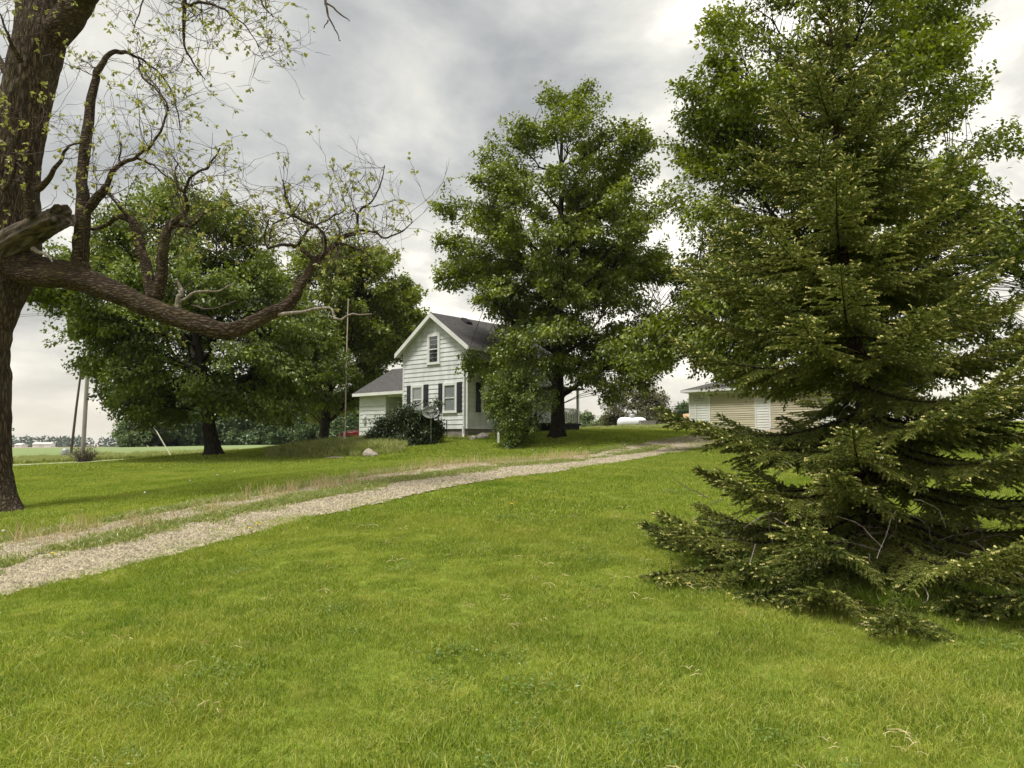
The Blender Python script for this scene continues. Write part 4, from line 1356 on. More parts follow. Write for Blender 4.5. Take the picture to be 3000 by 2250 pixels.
        if depth >= 1 and g.random() < .40:
            m = g.integers(4, 8)
            P_ = np.repeat(pts[-1][None], m, 0) + g.normal(size=(m, 3)) * .015
            D_ = g.normal(size=(m, 3)) * .75 + np.array([0, 0, -.35]) + d * .6
            leaves(lv, P_, D_, np.array([0, 0, 1.0]) + g.normal(size=(m, 3)) * .5, g.uniform(.05, .10, m), np.clip(g.normal(.5, .2, m), 0, 1), LEAF_PLAIN)
    for e, w in allnodes:
        if e[3] > .12:
            continue
        prob = w * (.22 if e[3] > .03 else .5)
        while g.random() < prob:
            prob -= .5
            twig(e[:3], g.normal(size=3) * np.array([1, .9, .8]) + np.array([0, 0, .25]), g.uniform(.4, 1.15), min(.011, max(.0055, e[3] * .35)), 0)
    # epicormic sprouts on the trunk
    for _ in range(45):
        k = g.integers(88, 185)
        a_ = g.uniform(-2.9, -.2)
        e = P[k] + R[k] * np.array([math.cos(a_), math.sin(a_), 0])
        twig(e, np.array([math.cos(a_), math.sin(a_), .9]) + g.normal(size=3) * .3, g.uniform(.3, .9), .009, 1)
    tw.obj('branchwork', M['twig'], root)
    lv.obj('crown', M['leaf_walnut'], root)
    return root


build_walnut()

# ------------------------------------------------------------------ spruce
def build_spruce():
    g = np.random.default_rng(9)
    Y0 = 8.6
    b = at(2556, 1660, Y0)
    b[2] = float(gz(b[0], b[1]))
    root = thing('spruce_tree', 'shaggy spruce with pale new shoot tips, its skirts resting on the lawn', 'tree', b)
    top = at(2428, 2, Y0) - b
    H = top[2]
    zz = np.linspace(-.1, H, 40)
    ax = np.stack([np.interp(zz, [0, 1.3, 3.6, H], [0, .02, -.22, top[0]]), np.zeros(40), zz], -1)
    rr = np.interp(zz / H, [0, .05, .25, 1], [.145, .115, .095, .012])
    Acc().tube(ax, rr, 16).obj('trunk', M['bark_spruce'], root, True)
    axp = lambda z: np.array([np.interp(z, zz, ax[:, 0]), 0, z])
    nd = Acc()
    # needle-shoot template: a bottle-brush along +y of unit length
    def shoot_t(n, w, ln, seed):
        gg = np.random.default_rng(seed)
        t = (np.arange(n) + .5) / n
        a = gg.uniform(0, 6.28, n)
        base = np.stack([0 * t, t, 0 * t], -1)
        rad = np.stack([np.cos(a), 0 * a, np.sin(a) * .8], -1)
        d = unit(rad + np.array([0, .9, 0]))
        s = unit(np.cross(d, rad + gg.normal(size=(n, 3)) * .3))
        ln_ = ln * gg.uniform(.8, 1.15, n)[:, None]
        v = np.stack([base - s * w, base + s * w, base + d * ln_], 1).reshape(-1, 3)
        return v, np.arange(n * 3).reshape(-1, 3)
    T = []
    for q in range(4):
        v_, f_ = shoot_t(6, .09, .31, q)
        c_v, c_f = [], []
        for a_ in (.3 + q, 1.9 + q):
            n_ = len(v_) + len(c_v)
            w_ = np.array([math.cos(a_), 0, math.sin(a_) * .7]) * .13
            c_v += [np.array([0, 0, 0]), np.array([0, .45, 0]) - w_, np.array([0, 1.05, 0]), np.array([0, .45, 0]) + w_]
            c_f += [(n_, n_ + 1, n_ + 2), (n_, n_ + 2, n_ + 3)]
        T.append((np.concatenate([v_, c_v]), np.concatenate([f_, c_f])))
    TT = [shoot_t(10, .10, .20, 10 + q) for q in range(3)]
    SHOOT = {'p': [], 'd': [], 'u': [], 's': [], 'v': []}

    def put(p, d, u, s, v):
        SHOOT['p'].append(p), SHOOT['d'].append(d), SHOOT['u'].append(u), SHOOT['s'].append(s), SHOOT['v'].append(v)
    tips = []
    dead = Acc()

    def lateral(p, d, L_, u, tone, bare, tipness):
        """side twig of a branch carrying shoots on both sides; tip shoots are the pale new growth"""
        n = max(2, int(L_ / .062))
        d = unit(d)
        sd_ = unit(np.cross(d, u))
        pts = [p]
        for k in range(n):
            d = unit(d + np.array([0, 0, -.035]) + g.normal(size=3) * .03)
            pts.append(pts[-1] + d * L_ / n)
        for k in range(n):
            q = pts[k]
            put(q, d, u, .075, tone + g.normal() * .12)
            if k and k < n:
                for sg in (-1, 1):
                    if g.random() < .9:
                        l2 = g.uniform(.07, .12) * (1.15 - .4 * k / n)
                        d2 = unit(d * .75 + sg * sd_ * .75 + np.array([0, 0, -.18 + g.normal() * .15]))
                        put(q, d2, u, l2, tone + g.normal() * .14)
                        if g.random() < .05 + .30 * max(0, tipness - .4):
                            tips.append((q + d2 * l2, d2, u, 1.0))
        tips.append((pts[-1], d, u, tipness))
        return np.array(pts)
    tiers = [(.12, 11, 2.25, -.10), (.28, 11, 2.35, -.12), (.46, 11, 2.35, -.10), (.66, 9, 2.25, -.06), (1.06, 8, 2.3, -.05), (1.47, 9, 2.25, -.05), (1.76, 9, 2.15, -.05), (2.02, 9, 2.1, -.02), (2.44, 9, 2.02, 0.0), (2.88, 9, 1.88, .02), (3.32, 9, 1.72, .05), (3.74, 8, 1.54, .08),
             (4.14, 8, 1.36, .12), (4.52, 8, 1.16, .17), (4.86, 7, .97, .23), (5.18, 7, .79, .30), (5.48, 6, .62, .38), (5.74, 6, .48, .48), (5.98, 5, .36, .6), (6.2, 5, .26, .75), (6.38, 4, .19, .9), (6.55, 4, .13, 1.1)]
    kb = 0
    for ti, (tz, nb, TL, rise) in enumerate(tiers):
        tz = tz * H / 6.75
        for q in range(nb):
            az = (q + g.uniform(-.25, .25)) * 2 * np.pi / nb + ti * 1.1
            L_ = TL * g.uniform(.78, 1.12)
            if tz < .75 and math.sin(az) < -.3:
                L_ *= 1.2
            z0 = tz + g.normal() * .035
            p0 = axp(max(z0, .03))
            out = np.array([math.cos(az), math.sin(az), 0])
            nn = 14
            t = np.linspace(0, 1, nn)
            sag = (.10 if rise > .3 else .17) * L_
            zz_ = rise * L_ * t - sag * np.sin(t * np.pi) * .6 + .06 * L_ * t ** 4
            path = p0 + out * (L_ * t)[:, None] + np.array([0, 0, 1.0]) * zz_[:, None]
            side = np.array([-math.sin(az), math.cos(az), 0])
            path += side * (g.normal() * .12 * L_ * t ** 2)[:, None]
            gzv = gz(path[:, 0] + b[0], path[:, 1] + b[1]) - b[2]
            path[:, 2] = np.maximum(path[:, 2], gzv + .07 + .06 * g.random())
            # the tree is open on its left flank at about 1.8 m and thin at 1.2 m
            fl_ = path[6:, 2] - .0
            if out[0] < -.2 and ((fl_ > 1.60) & (fl_ < 1.84)).sum() > 2:
                continue
            if ((fl_ > .95) & (fl_ < 1.2)).sum() > 3 and g.random() < .25:
                continue
            r0 = .008 + .007 * L_
            br = Acc().tube(path, np.linspace(r0, .004, nn), 6).obj('branch', M['bark_spruce'], root, True)
            kb += 1
            low = tz < .6
            bare_to = .30 if tz < 1.2 else (.20 if tz < 3 else .08)
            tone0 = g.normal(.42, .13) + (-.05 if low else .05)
            ns = int(L_ / .065)
            for k in range(ns):
                s = (k + .5) / ns
                p = np.array([np.interp(s, t, path[:, c]) for c in range(3)])
                dd = unit(path[min(int(s * (nn - 1)) + 1, nn - 1)] - path[int(s * (nn - 1))])
                ll = min(.58, (L_ * .36 * (1 - s) ** .6 + .09)) * g.uniform(.6, 1.2)
                if s < bare_to:
                    if g.random() < .30:
                        sg = g.choice([-1, 1])
                        e = p + unit(dd * .4 + sg * side + np.array([0, 0, g.normal() * .35])) * ll * g.uniform(.4, .9)
                        dead.tube(np.array([p, (p + e) / 2 + g.normal(size=3) * .03, e]), [.005, .004, .0025], 4, False)
                    if g.random() < .6:
                        continue
                put(p, dd, np.array([0, 0, 1.0]), .09, tone0)
                for _q in range(2):
                    put(p, unit(dd * .8 + side * g.normal() * .5 + np.array([0, 0, .45 + .25 * g.random()])), side, g.uniform(.06, .1), tone0 + g.normal() * .12)
                for sg in (-1, 1):
                    if g.random() < .93:
                        dl = unit(dd * .85 + sg * side * .8 + np.array([0, 0, -.10 + g.normal() * .06]))
                        lateral(p, dl, ll, np.array([0, 0, 1.0]), tone0 + g.normal() * .1, 0, s)
            tips.append((path[-1], unit(path[-1] - path[-2]), np.array([0, 0, 1.0]), 1.0))
    # leader
    for k in range(10):
        put(axp(H - .06 * k), np.array([0, 0, 1.0]), np.array([1.0, 0, 0]), .09, .6)
    # grey dead twigs tangled in the skirts
    for _ in range(80):
        az = g.uniform(0, 6.28)
        r = g.uniform(.3, 1.9)
        z = g.uniform(.12, .75)
        p = np.array([r * math.cos(az), r * math.sin(az), z])
        d = unit(np.array([math.cos(az), math.sin(az), 0]) + g.normal(size=3) * .7)
        pts = [p]
        for k in range(5):
            d = unit(d + g.normal(size=3) * .25 + np.array([0, 0, -.12]))
            pts.append(pts[-1] + d * g.uniform(.06, .16))
        pts = np.array(pts)
        pts[:, 2] = np.maximum(pts[:, 2], .03)
        dead.tube(pts, np.linspace(.0065, .0025, 6), 5, False)
    dead.obj('dead_twig', M['deadwood'], root)['kind'] = 'stuff'
    p, d, u, s, v = (np.array(SHOOT[k]) for k in 'pdusv')
    X = unit(np.cross(d, u))
    Z = np.cross(X, d)

    def emit(acc, p, d, X, Z, s, v, T):
        which = g.integers(0, len(T), len(p))
        for w in range(len(T)):
            m = which == w
            tv, tf = T[w]
            vv = p[m][:, None] + s[m][:, None, None] * (tv[None, :, 1, None] * d[m][:, None]) + (.105 if T is not TT else .075) * (tv[None, :, 0, None] * X[m][:, None] + tv[None, :, 2, None] * Z[m][:, None])
            ff = (np.arange(m.sum())[:, None, None] * len(tv) + tf[None]).reshape(-1, 3)
            acc.add(vv, ff, np.repeat(v[m], len(tv)))
    emit(nd, p, d, X, Z, s, np.clip(v, 0, 1), T)
    tp = np.array([a[0] for a in tips])
    td = np.array([unit(a[1] + np.array([0, 0, .15])) for a in tips])
    tn = np.array([a[3] for a in tips])
    keep = g.random(len(tp)) < .25 + .6 * tn
    tp, td, tn = tp[keep], td[keep], tn[keep]
    X = unit(np.cross(td, np.array([0, 0, 1.0])))
    Z = np.cross(X, td)
    ta = Acc()
    emit(ta, tp, td, X, Z, np.full(len(tp), .05), np.where(g.random(len(tp)) < .45, 1.9, 1.38 + g.normal(size=len(tp)) * .12), TT)
    nd.obj('crown', M['needle'], root)
    ta.obj('new_shoots', M['needle'], root)
    print('spruce shoots', len(p), 'tips', len(tp))
    return b


SPB = build_spruce()

# ------------------------------------------------------------------ things in the yard
# satellite dish
def build_dish():
    b = gp(1262, 35.5)
    t = thing('satellite_dish', 'grey oval satellite dish on a steel post before the dark shrub', 'satellite dish', b)
    zc = 1.42
    Acc().tube([(0, 0, -.2), (0, 0, zc - .1)], .035, 10).obj('post', M['metal_grey'], t)
    # reflector faces the camera's right a little and upwards
    n, m = 10, 28
    A = Acc()
    R_ = np.array([math.sin(.35), -math.cos(.35), .42])
    R_ = R_ / np.linalg.norm(R_)
    up = np.array([0, 0, 1.0]) - R_ * R_[2]
    up /= np.linalg.norm(up)
    sx = np.cross(up, R_)
    ro = .18
    sx2 = sx * math.cos(ro) + up * math.sin(ro)
    up2 = up * math.cos(ro) - sx * math.sin(ro)
    c = np.array([0, -.12, zc + .12])

    def shell(off):
        V = []
        for i in range(n + 1):
            r = i / n
            for j in range(m):
                a = j / m * 2 * math.pi
                V.append(c + sx2 * (.40 * r * math.cos(a)) + up2 * (.30 * r * math.sin(a)) - R_ * (.10 * (1 - r * r) + off))
        return V
    f = []
    for i in range(n):
        for j in range(m):
            f.append((i * m + j, i * m + (j + 1) % m, (i + 1) * m + (j + 1) % m, (i + 1) * m + j))
    A.add(shell(0), f).add(shell(.02), np.array(f)[:, ::-1])
    d = A.obj('reflector', M['dish_grey'], t, True)
    rim = np.array([c + sx2 * (.405 * math.cos(a)) + up2 * (.305 * math.sin(a)) - R_ * .008 for a in np.linspace(0, 2 * math.pi, 41)])
    Acc().tube(rim, .013, 6, False).obj('rim', M['metal_grey'], d, True)
    foot = c - up2 * .30
    lnb = c + R_ * .42 + up2 * -.12 + sx2 * .22
    Acc().tube([c - R_ * .13 - up2 * .28, foot + R_ * .05, lnb], .018, 6).obj('feed_arm', M['dark'], t)
    Acc().tube([lnb, lnb + up2 * .10 - R_ * .05], .045, 10).obj('feed_horn', M['metal_grey'], t)
    Acc().tube([c - R_ * .14, (0, 0, zc - .02)], .06, 8).obj('bracket', M['dark'], t)
    # lettering on the reflector
    cu = bpy.data.curves.new('lettering', 'FONT')
    cu.body = 'DIRECTV'
    cu.size = .12
    cu.align_x = 'CENTER'
    cu.extrude = .002
    cu.offset = .002
    tmp = bpy.data.objects.new('lettering_curve', cu)
    COL.objects.link(tmp)
    me = bpy.data.meshes.new_from_object(tmp.evaluated_get(bpy.context.evaluated_depsgraph_get()))
    bpy.data.objects.remove(tmp)
    to = bpy.data.objects.new('lettering', me)
    COL.objects.link(to)
    to.parent = d
    me.materials.clear()
    me.materials.append(M['white_paint'])
    for vt in me.vertices:
        ex_, ey_ = (vt.co.x - .02) / .40, (vt.co.y + .045) / .30
        vt.co.z += -.10 * (1 - ex_ * ex_ - ey_ * ey_) + .020
    mat = Matrix((sx2, up2, R_)).transposed().to_4x4()
    mat.translation = Vector(c + up2 * .045 - sx2 * .02)
    to.matrix_local = mat


build_dish()

# rusty pole in the weed bed
b = gp(1010, 36)
t = thing('rusty_pole', 'tall thin rusty pole standing in the weed bed', 'pole', b)
hgt = float(at(1013, 875, 36)[2] - b[2])
Acc().tube([(0, 0, -.3), (0.01, 0, hgt * .5), (.05, 0, hgt)], [.034, .03, .024], 8).obj('shaft', M['rust'], t, True)
Acc().tube([(-.02, -.04, -.1), (-.02, -.04, .85)], .045, 8).obj('sleeve', M['white_paint'], t)
Acc().tube([(0, 0, hgt * .62), (.0, 0, hgt * .62 + .05)], .045, 8).obj('collar', M['rust'], t)

# utility poles
def utility_pole(px, Y, r0, r1, h, tilt, mat, label, guy=None, cross=True):
    b = gp(px, Y)
    t = thing('utility_pole', label, 'utility pole', b)
    Acc().tube([(0, 0, -1), (tilt * .5, 0, h * .5), (tilt, 0, h)], [r0, (r0 + r1) / 2, r1], 12).obj('shaft', M[mat], t, True)
    if cross:
        Acc().box(tilt - 1.1, tilt + 1.1, -r1 - .12, -r1 - .01, h - .7, h - .58).obj('crossarm', M[mat], t)
        for q in (-1.0, -.45, .45, 1.0):
            Acc().lathe([(.02, 0), (.05, .02), (.03, .06), (.055, .08), (.02, .14), (0.001, .15)], 8, (tilt + q, -r1 - .06, h - .575)).obj('insulator', M['metal_grey'], t)
    if guy is not None:
        gpt = gp(*guy) - b
        topp = np.array([tilt, 0, h - .9])
        Acc().tube([topp, gpt + np.array([0, 0, -.1])], .010, 5).obj('guy_wire', M['metal_grey'], t)
        dd = unit(topp - gpt)
        Acc().tube([gpt, gpt + dd * 2.6], .024, 6).obj('guy_guard', M['yellow_guard'], t)
    return t, b


utility_pole(243, 55, .16, .11, 11.5, .2, 'pole_wood', 'thick grey utility pole with brush round its foot and a guy wire', (507, 50))
utility_pole(207, 68, .12, .08, 8.6, .75, 'pole_dark', 'thin dark leaning utility pole beside the thick grey one', None, False)
b1 = gp(243, 55)
wr = Acc()
for q in (-1.0, 1.0):
    xs = np.linspace(0, 1, 20)
    p0, p1 = b1 + np.array([q + .2, -.2, 11.0]), np.array([-95, 52 + q, 9.3])
    wr.tube(p0 + (p1 - p0) * xs[:, None] + np.array([0, 0, -1.0]) * (np.sin(xs * np.pi))[:, None] * .8, .012, 4)
tag(wr.obj('power_line', M['dark']), 'thin power line running off the grey utility pole to the left', 'wire')

# street sign peeping past the big trunk
b = gp(22, 58)
t = thing('street_sign', 'small green street sign peeping out beside the big trunk', 'street sign', b)
hs = float(at(36, 1258, 58)[2] - b[2])
Acc().tube([(0, 0, -.3), (0, 0, hs + .2)], .03, 8).obj('post', M['metal_grey'], t)
bl = Acc().box(-.38, .50, -.05, -.035, hs - .11, hs + .11).obj('blade', M['sign_green'], t)
Acc().box(.22, .42, -.056, -.051, hs - .05, hs + .05).obj('blade_marking', M['white_paint'], bl)

# utility pedestal, rocks, stake, stick, block
b = gp(192, 60)
t = thing('utility_pedestal', 'pale utility pedestal in the weeds near the poles', 'utility box', b)
Acc().lathe([(.28, -.2), (.28, .55), (.24, .72), (.12, .8), (.001, .82)], 14).obj('housing', M['metal_grey'], t, True)
Acc().lathe([(.30, -.2), (.30, .08), (.29, .1)], 14).obj('collar', M['white_paint'], t)


def rock(px, Y, sx, sy, sz, mat, seed, label, dz=0.0):
    g = np.random.default_rng(seed)
    b = gp(px, Y)
    A = Acc()
    n, m = 9, 14
    V = []
    for i in range(n + 1):
        ph = math.pi * i / n
        for j in range(m):
            a = 2 * math.pi * j / m
            V.append((math.sin(ph) * math.cos(a), math.sin(ph) * math.sin(a), math.cos(ph)))
    V = np.array(V)
    V = V * (1 + .22 * vnoise(V * 1.6 + seed, 1) + .08 * vnoise(V * 4 + seed, 2))[:, None] * np.array([sx, sy, sz])
    f = [(i * m + j, (i + 1) * m + j, (i + 1) * m + (j + 1) % m, i * m + (j + 1) % m) for i in range(n) for j in range(m)]
    A.add(V, f)
    o = A.obj('rock', M[mat], None, False)
    o.location = b + np.array([0, 0, sz * .45 + dz])
    return tag(o, label, 'rock')


rock(1386, 37.2, .19, .18, .17, 'stone', 1, 'smaller grey boulder beside the downspout')
rock(1416, 37.6, .29, .22, .20, 'stone', 2, 'wider grey boulder against the house skirting')
rock(1080, 32.2, .25, .2, .22, 'stone_light', 3, 'pinkish rock lying in the weed bed')
rock(1096, 32.1, .18, .15, .13, 'stone', 4, 'low darker rock touching the pinkish one')
rock(872, 33.6, .08, .08, .08, 'stone_light', 5, 'small pale stone on the lawn left of the rusty pole')
b = gp(1460, 35.0)
tag(Acc().box(-.05, .05, -.04, .04, -.1, .42).hexa([(-.05, -.04, .42), (.05, -.04, .42), (.05, .04, .42), (-.05, .04, .42), (-.02, -.02, .52), (.02, -.02, .52), (.02, .02, .52), (-.02, .02, .52)]).obj('garden_stake', M['white_paint']),
    'short white stake in the grass beside the farmhouse', 'stake').location = b
b = gp(985, 32.0)
o = tag(Acc().tube([(-.42, 0, .03), (-.1, .03, .06), (.35, -.05, .05)], [.03, .035, .025], 7).obj('fallen_stick', M['deadwood']), 'pale fallen stick at the front of the weed bed', 'stick')
o.location = b

# propane tank
b = gp(1852, 58)
t = thing('propane_tank', 'white propane tank with a domed lid lying on the grass', 'propane tank', b + np.array([0, 0, -.12]), .06)
pr_ = [(.001, -1.15), (.2, -1.12), (.34, -1.03), (.42, -.88), (.44, -.7), (.44, .7), (.42, .88), (.34, 1.03), (.2, 1.12), (.001, 1.15)]
A = Acc().lathe(pr_, 24)
A.v = [np.stack([q[:, 2], q[:, 0], q[:, 1] + .55], -1) for q in A.v]
A.obj('shell', M['tank_white'], t, True)
Acc().lathe([(.22, .93), (.22, 1.10), (.20, 1.17), (.12, 1.23), (.001, 1.25)], 16).obj('dome_lid', M['metal_grey'], t, True)
for xx in (-.7, .7):
    for yy in (-.25, .25):
        Acc().box(xx - .05, xx + .05, yy - .06, yy + .06, -.15, .28).obj('leg', M['tank_white'], t)
b = gp(1897, 57.2)
t = thing('wooden_crate', 'low grey wooden crate at the end of the propane tank', 'crate', b, .1)
for q in range(4):
    Acc().box(-.55, .55, -.36, -.33, .02 + q * .12, .125 + q * .12, rng.random()).obj('slat', M['pole_wood'], t)
    Acc().box(-.55, .55, .33, .36, .02 + q * .12, .125 + q * .12, rng.random()).obj('slat', M['pole_wood'], t)
for xx in (-.56, .52):
    Acc().box(xx, xx + .04, -.325, .325, .0, .5).obj('end_panel', M['pole_wood'], t)
Acc().box(-.57, .57, -.37, .37, .505, .53).obj('lid', M['pole_wood'], t)

# tan fuel tank at the garage corner
b = gp(2031, 55)
t = thing('fuel_tank', 'rounded tan fuel tank showing behind the garage corner', 'fuel tank', b, .35)
pr_ = [(.001, -.9), (.3, -.88), (.5, -.80), (.57, -.66), (.58, -.5), (.58, .9), (.5, 1.02), (.3, 1.08), (.001, 1.1)]
A = Acc().lathe(pr_, 24)
zt_ = float(at(2015, 1234, 55)[2] - b[2])
A.v = [np.stack([q[:, 0], q[:, 2], q[:, 1] + zt_], -1) for q in A.v]
A.obj('shell', M['tank_tan'], t, True)
for xx in (-.35, .35):
    for yy in (-.5, .6):
        Acc().tube([(xx, yy, -.2), (xx, yy, zt_ - .4)], .035, 6).obj('leg', M['dark'], t)
Acc().tube([(0, .2, zt_ + .5), (0, .2, zt_ + .68)], .05, 8).obj('filler_cap', M['dark'], t)


# red car behind the wing
def build_car():
    b = gp(1000, 52.5)
    c = np.array([b[0] + 2.1, 52.8, 0])
    c[2] = float(at(1020, 1262, 52.5)[2]) - .93
    t = thing('parked_car', 'red car parked behind the house wing, only its bonnet showing', 'car', c, .06)
    # stations along x, nose at -2.2
    st = [(-2.22, .42, .60, .70), (-2.15, .30, .74, .80), (-1.95, .26, .84, .85), (-1.5, .24, .90, .87), (-.95, .24, .96, .88), (0, .24, .98, .88), (1.0, .24, .98, .88), (1.7, .26, .98, .86), (2.1, .32, .92, .80), (2.2, .45, .8, .72)]
    V = []
    for x, z0, z1, w in st:
        for y, z in ((-w * .9, z0), (-w, z0 + .15), (-w, z1 - .16), (-w * .93, z1 - .03), (-w * .6, z1 + .015), (0, z1 + .03), (w * .6, z1 + .015), (w * .93, z1 - .03), (w, z1 - .16), (w, z0 + .15), (w * .9, z0)):
            V.append((x, y, z))
    m = 11
    f = [(i * m + j, i * m + (j + 1) % m, (i + 1) * m + (j + 1) % m, (i + 1) * m + j) for i in range(len(st) - 1) for j in range(m)]
    A = Acc().add(V, f)
    A.f.append(np.array([list(range(m))[::-1]]))
    A.f.append(np.array([[(len(st) - 1) * m + q for q in range(m)]]))
    A.obj('body', M['car_red'], t, True)
    A = Acc()
    cab = [(-.95, .97, .80), (-.25, 1.36, .64), (.75, 1.38, .64), (1.55, .99, .78)]
    V = []
    for x, z, w in cab:
        V += [(x, -w, z), (x, w, z)]
    V += [(-.95, -.82, .95), (-.95, .82, .95), (1.55, -.8, .95), (1.55, .8, .95), (-.25, -.84, .95), (.75, -.84, .95), (-.25, .84, .95), (.75, .84, .95)]
    A.add(V, [(0, 2, 3, 1), (4, 6, 7, 5)])
    A.f.append(np.array([(8, 12, 2, 0), (12, 13, 4, 2), (13, 10, 6, 4), (1, 3, 14, 9), (3, 5, 15, 14), (5, 7, 11, 15)]))
    A.obj('window', M['lamp_glass'], t)
    Acc().hexa([(-.25, -.645, 1.362), (.75, -.645, 1.382), (.75, .645, 1.382), (-.25, .645, 1.362), (-.2, -.6, 1.40), (.7, -.6, 1.415), (.7, .6, 1.415), (-.2, .6, 1.40)]).obj('roof', M['car_red'], t)
    for sg in (-1, 1):
        Acc().tube([(-.93, sg * .80, .98), (-.25, sg * .65, 1.375)], .03, 6).obj('pillar', M['car_red'], t)
        Acc().box(-2.2, -2.08, sg * .62 - .14, sg * .62 + .14, .60, .72).obj('headlight', M['lamp_glass'], t)
        Acc().box(-.9, -.72, sg * .88 - .1, sg * .88 + .1, .98, 1.1).obj('mirror', M['car_red'], t)
        for x in (-1.4, 1.35):
            w = Acc().tube([(x, sg * .70, .31), (x, sg * .89, .31)], .31, 20).obj('wheel', M['rubber'], t, True)
            Acc().tube([(x, sg * .80, .31), (x, sg * .897, .31)], .18, 14).obj('rim', M['chrome'], w, True)
    Acc().box(-2.30, -2.16, -.74, .74, .36, .54).obj('bumper', M['chrome'], t)


build_car()

# brush at the foot of the pole
def brush(px, Y, n, h, spread, mat, name, label, lf=None, seed=1):
    g = np.random.default_rng(seed)
    b = gp(px, Y)
    t = thing(name, label, 'shrub', b)
    A, B = Acc(), Acc()
    for _ in range(n):
        a = g.uniform(0, 6.28)
        d = unit(np.array([math.cos(a) * spread, math.sin(a) * spread * .7, 1.0]))
        p = np.array([g.normal() * .25, g.normal() * .2, -.05])
        pts = [p]
        L_ = h * g.uniform(.5, 1.1)
        for k in range(6):
            d = unit(d + g.normal(size=3) * .15)
            pts.append(pts[-1] + d * L_ / 6)
            if k > 1:
                e = unit(d + g.normal(size=3) * .6)
                A.tube([pts[-1], pts[-1] + e * L_ * .22], [.012, .006], 3, False)
                if lf:
                    m = 3
                    leaves(B, pts[-1] + g.normal(size=(m, 3)) * .08, g.normal(size=(m, 3)), np.array([0, 0, 1.]) + g.normal(size=(m, 3)) * .4, g.uniform(.08, .16, m), g.random(m), LEAF_PLAIN)
        A.tube(np.array(pts), np.linspace(.022, .007, 7), 4, False)
    A.obj('branchwork', M[mat], t)
    if lf:
        B.obj('crown', M[lf], t)


brush(250, 54.2, 70, 1.25, .75, 'twig', 'bramble_shrub', 'brown twiggy brush round the foot of the grey pole', 'leaf_crab', 3)

# ------------------------------------------------------------------ scattered ground cover (instanced)
def grass_patch(size, n, h, w, seed, pale=.08, lean=.45, var_mu=.5, stalk=False):
    g = np.random.default_rng(seed)
    P = np.stack([g.uniform(-size / 2, size / 2, n), g.uniform(-size / 2, size / 2, n), np.full(n, -.01)], -1)
    a = g.uniform(0, 6.28, n)
    s = np.stack([np.cos(a), np.sin(a), 0 * a], -1)
    H_ = h * g.uniform(.55, 1.2, n)
    ld = np.stack([np.cos(a * 7.3), np.sin(a * 7.3), 0 * a], -1) * (lean * np.abs(g.normal(size=n)))[:, None]
    W_ = w * g.uniform(.7, 1.2, n)
    up = np.array([0, 0, 1.0])
    mid = P + up * (H_ * .55)[:, None] + ld * (H_ * .35)[:, None]
    tip = P + up * (H_ * (1 - .25 * lean))[:, None] + ld * (H_ * 1.05)[:, None]
    v = np.stack([P - s * W_[:, None], P + s * W_[:, None], mid - s * (W_ * .8)[:, None], mid + s * (W_ * .8)[:, None], tip], 1)
    q = np.arange(n)[:, None] * 5
    f = np.concatenate([q + np.array([0, 1, 3]), q + np.array([0, 3, 2]), q + np.array([2, 3, 4])])
    var = np.clip(g.normal(var_mu, .30, n), 0, 1)
    var = np.where(g.random(n) < pale, g.uniform(1.5, 2.0, n), var)
    return Acc().add(v, f, np.repeat(var, 5))


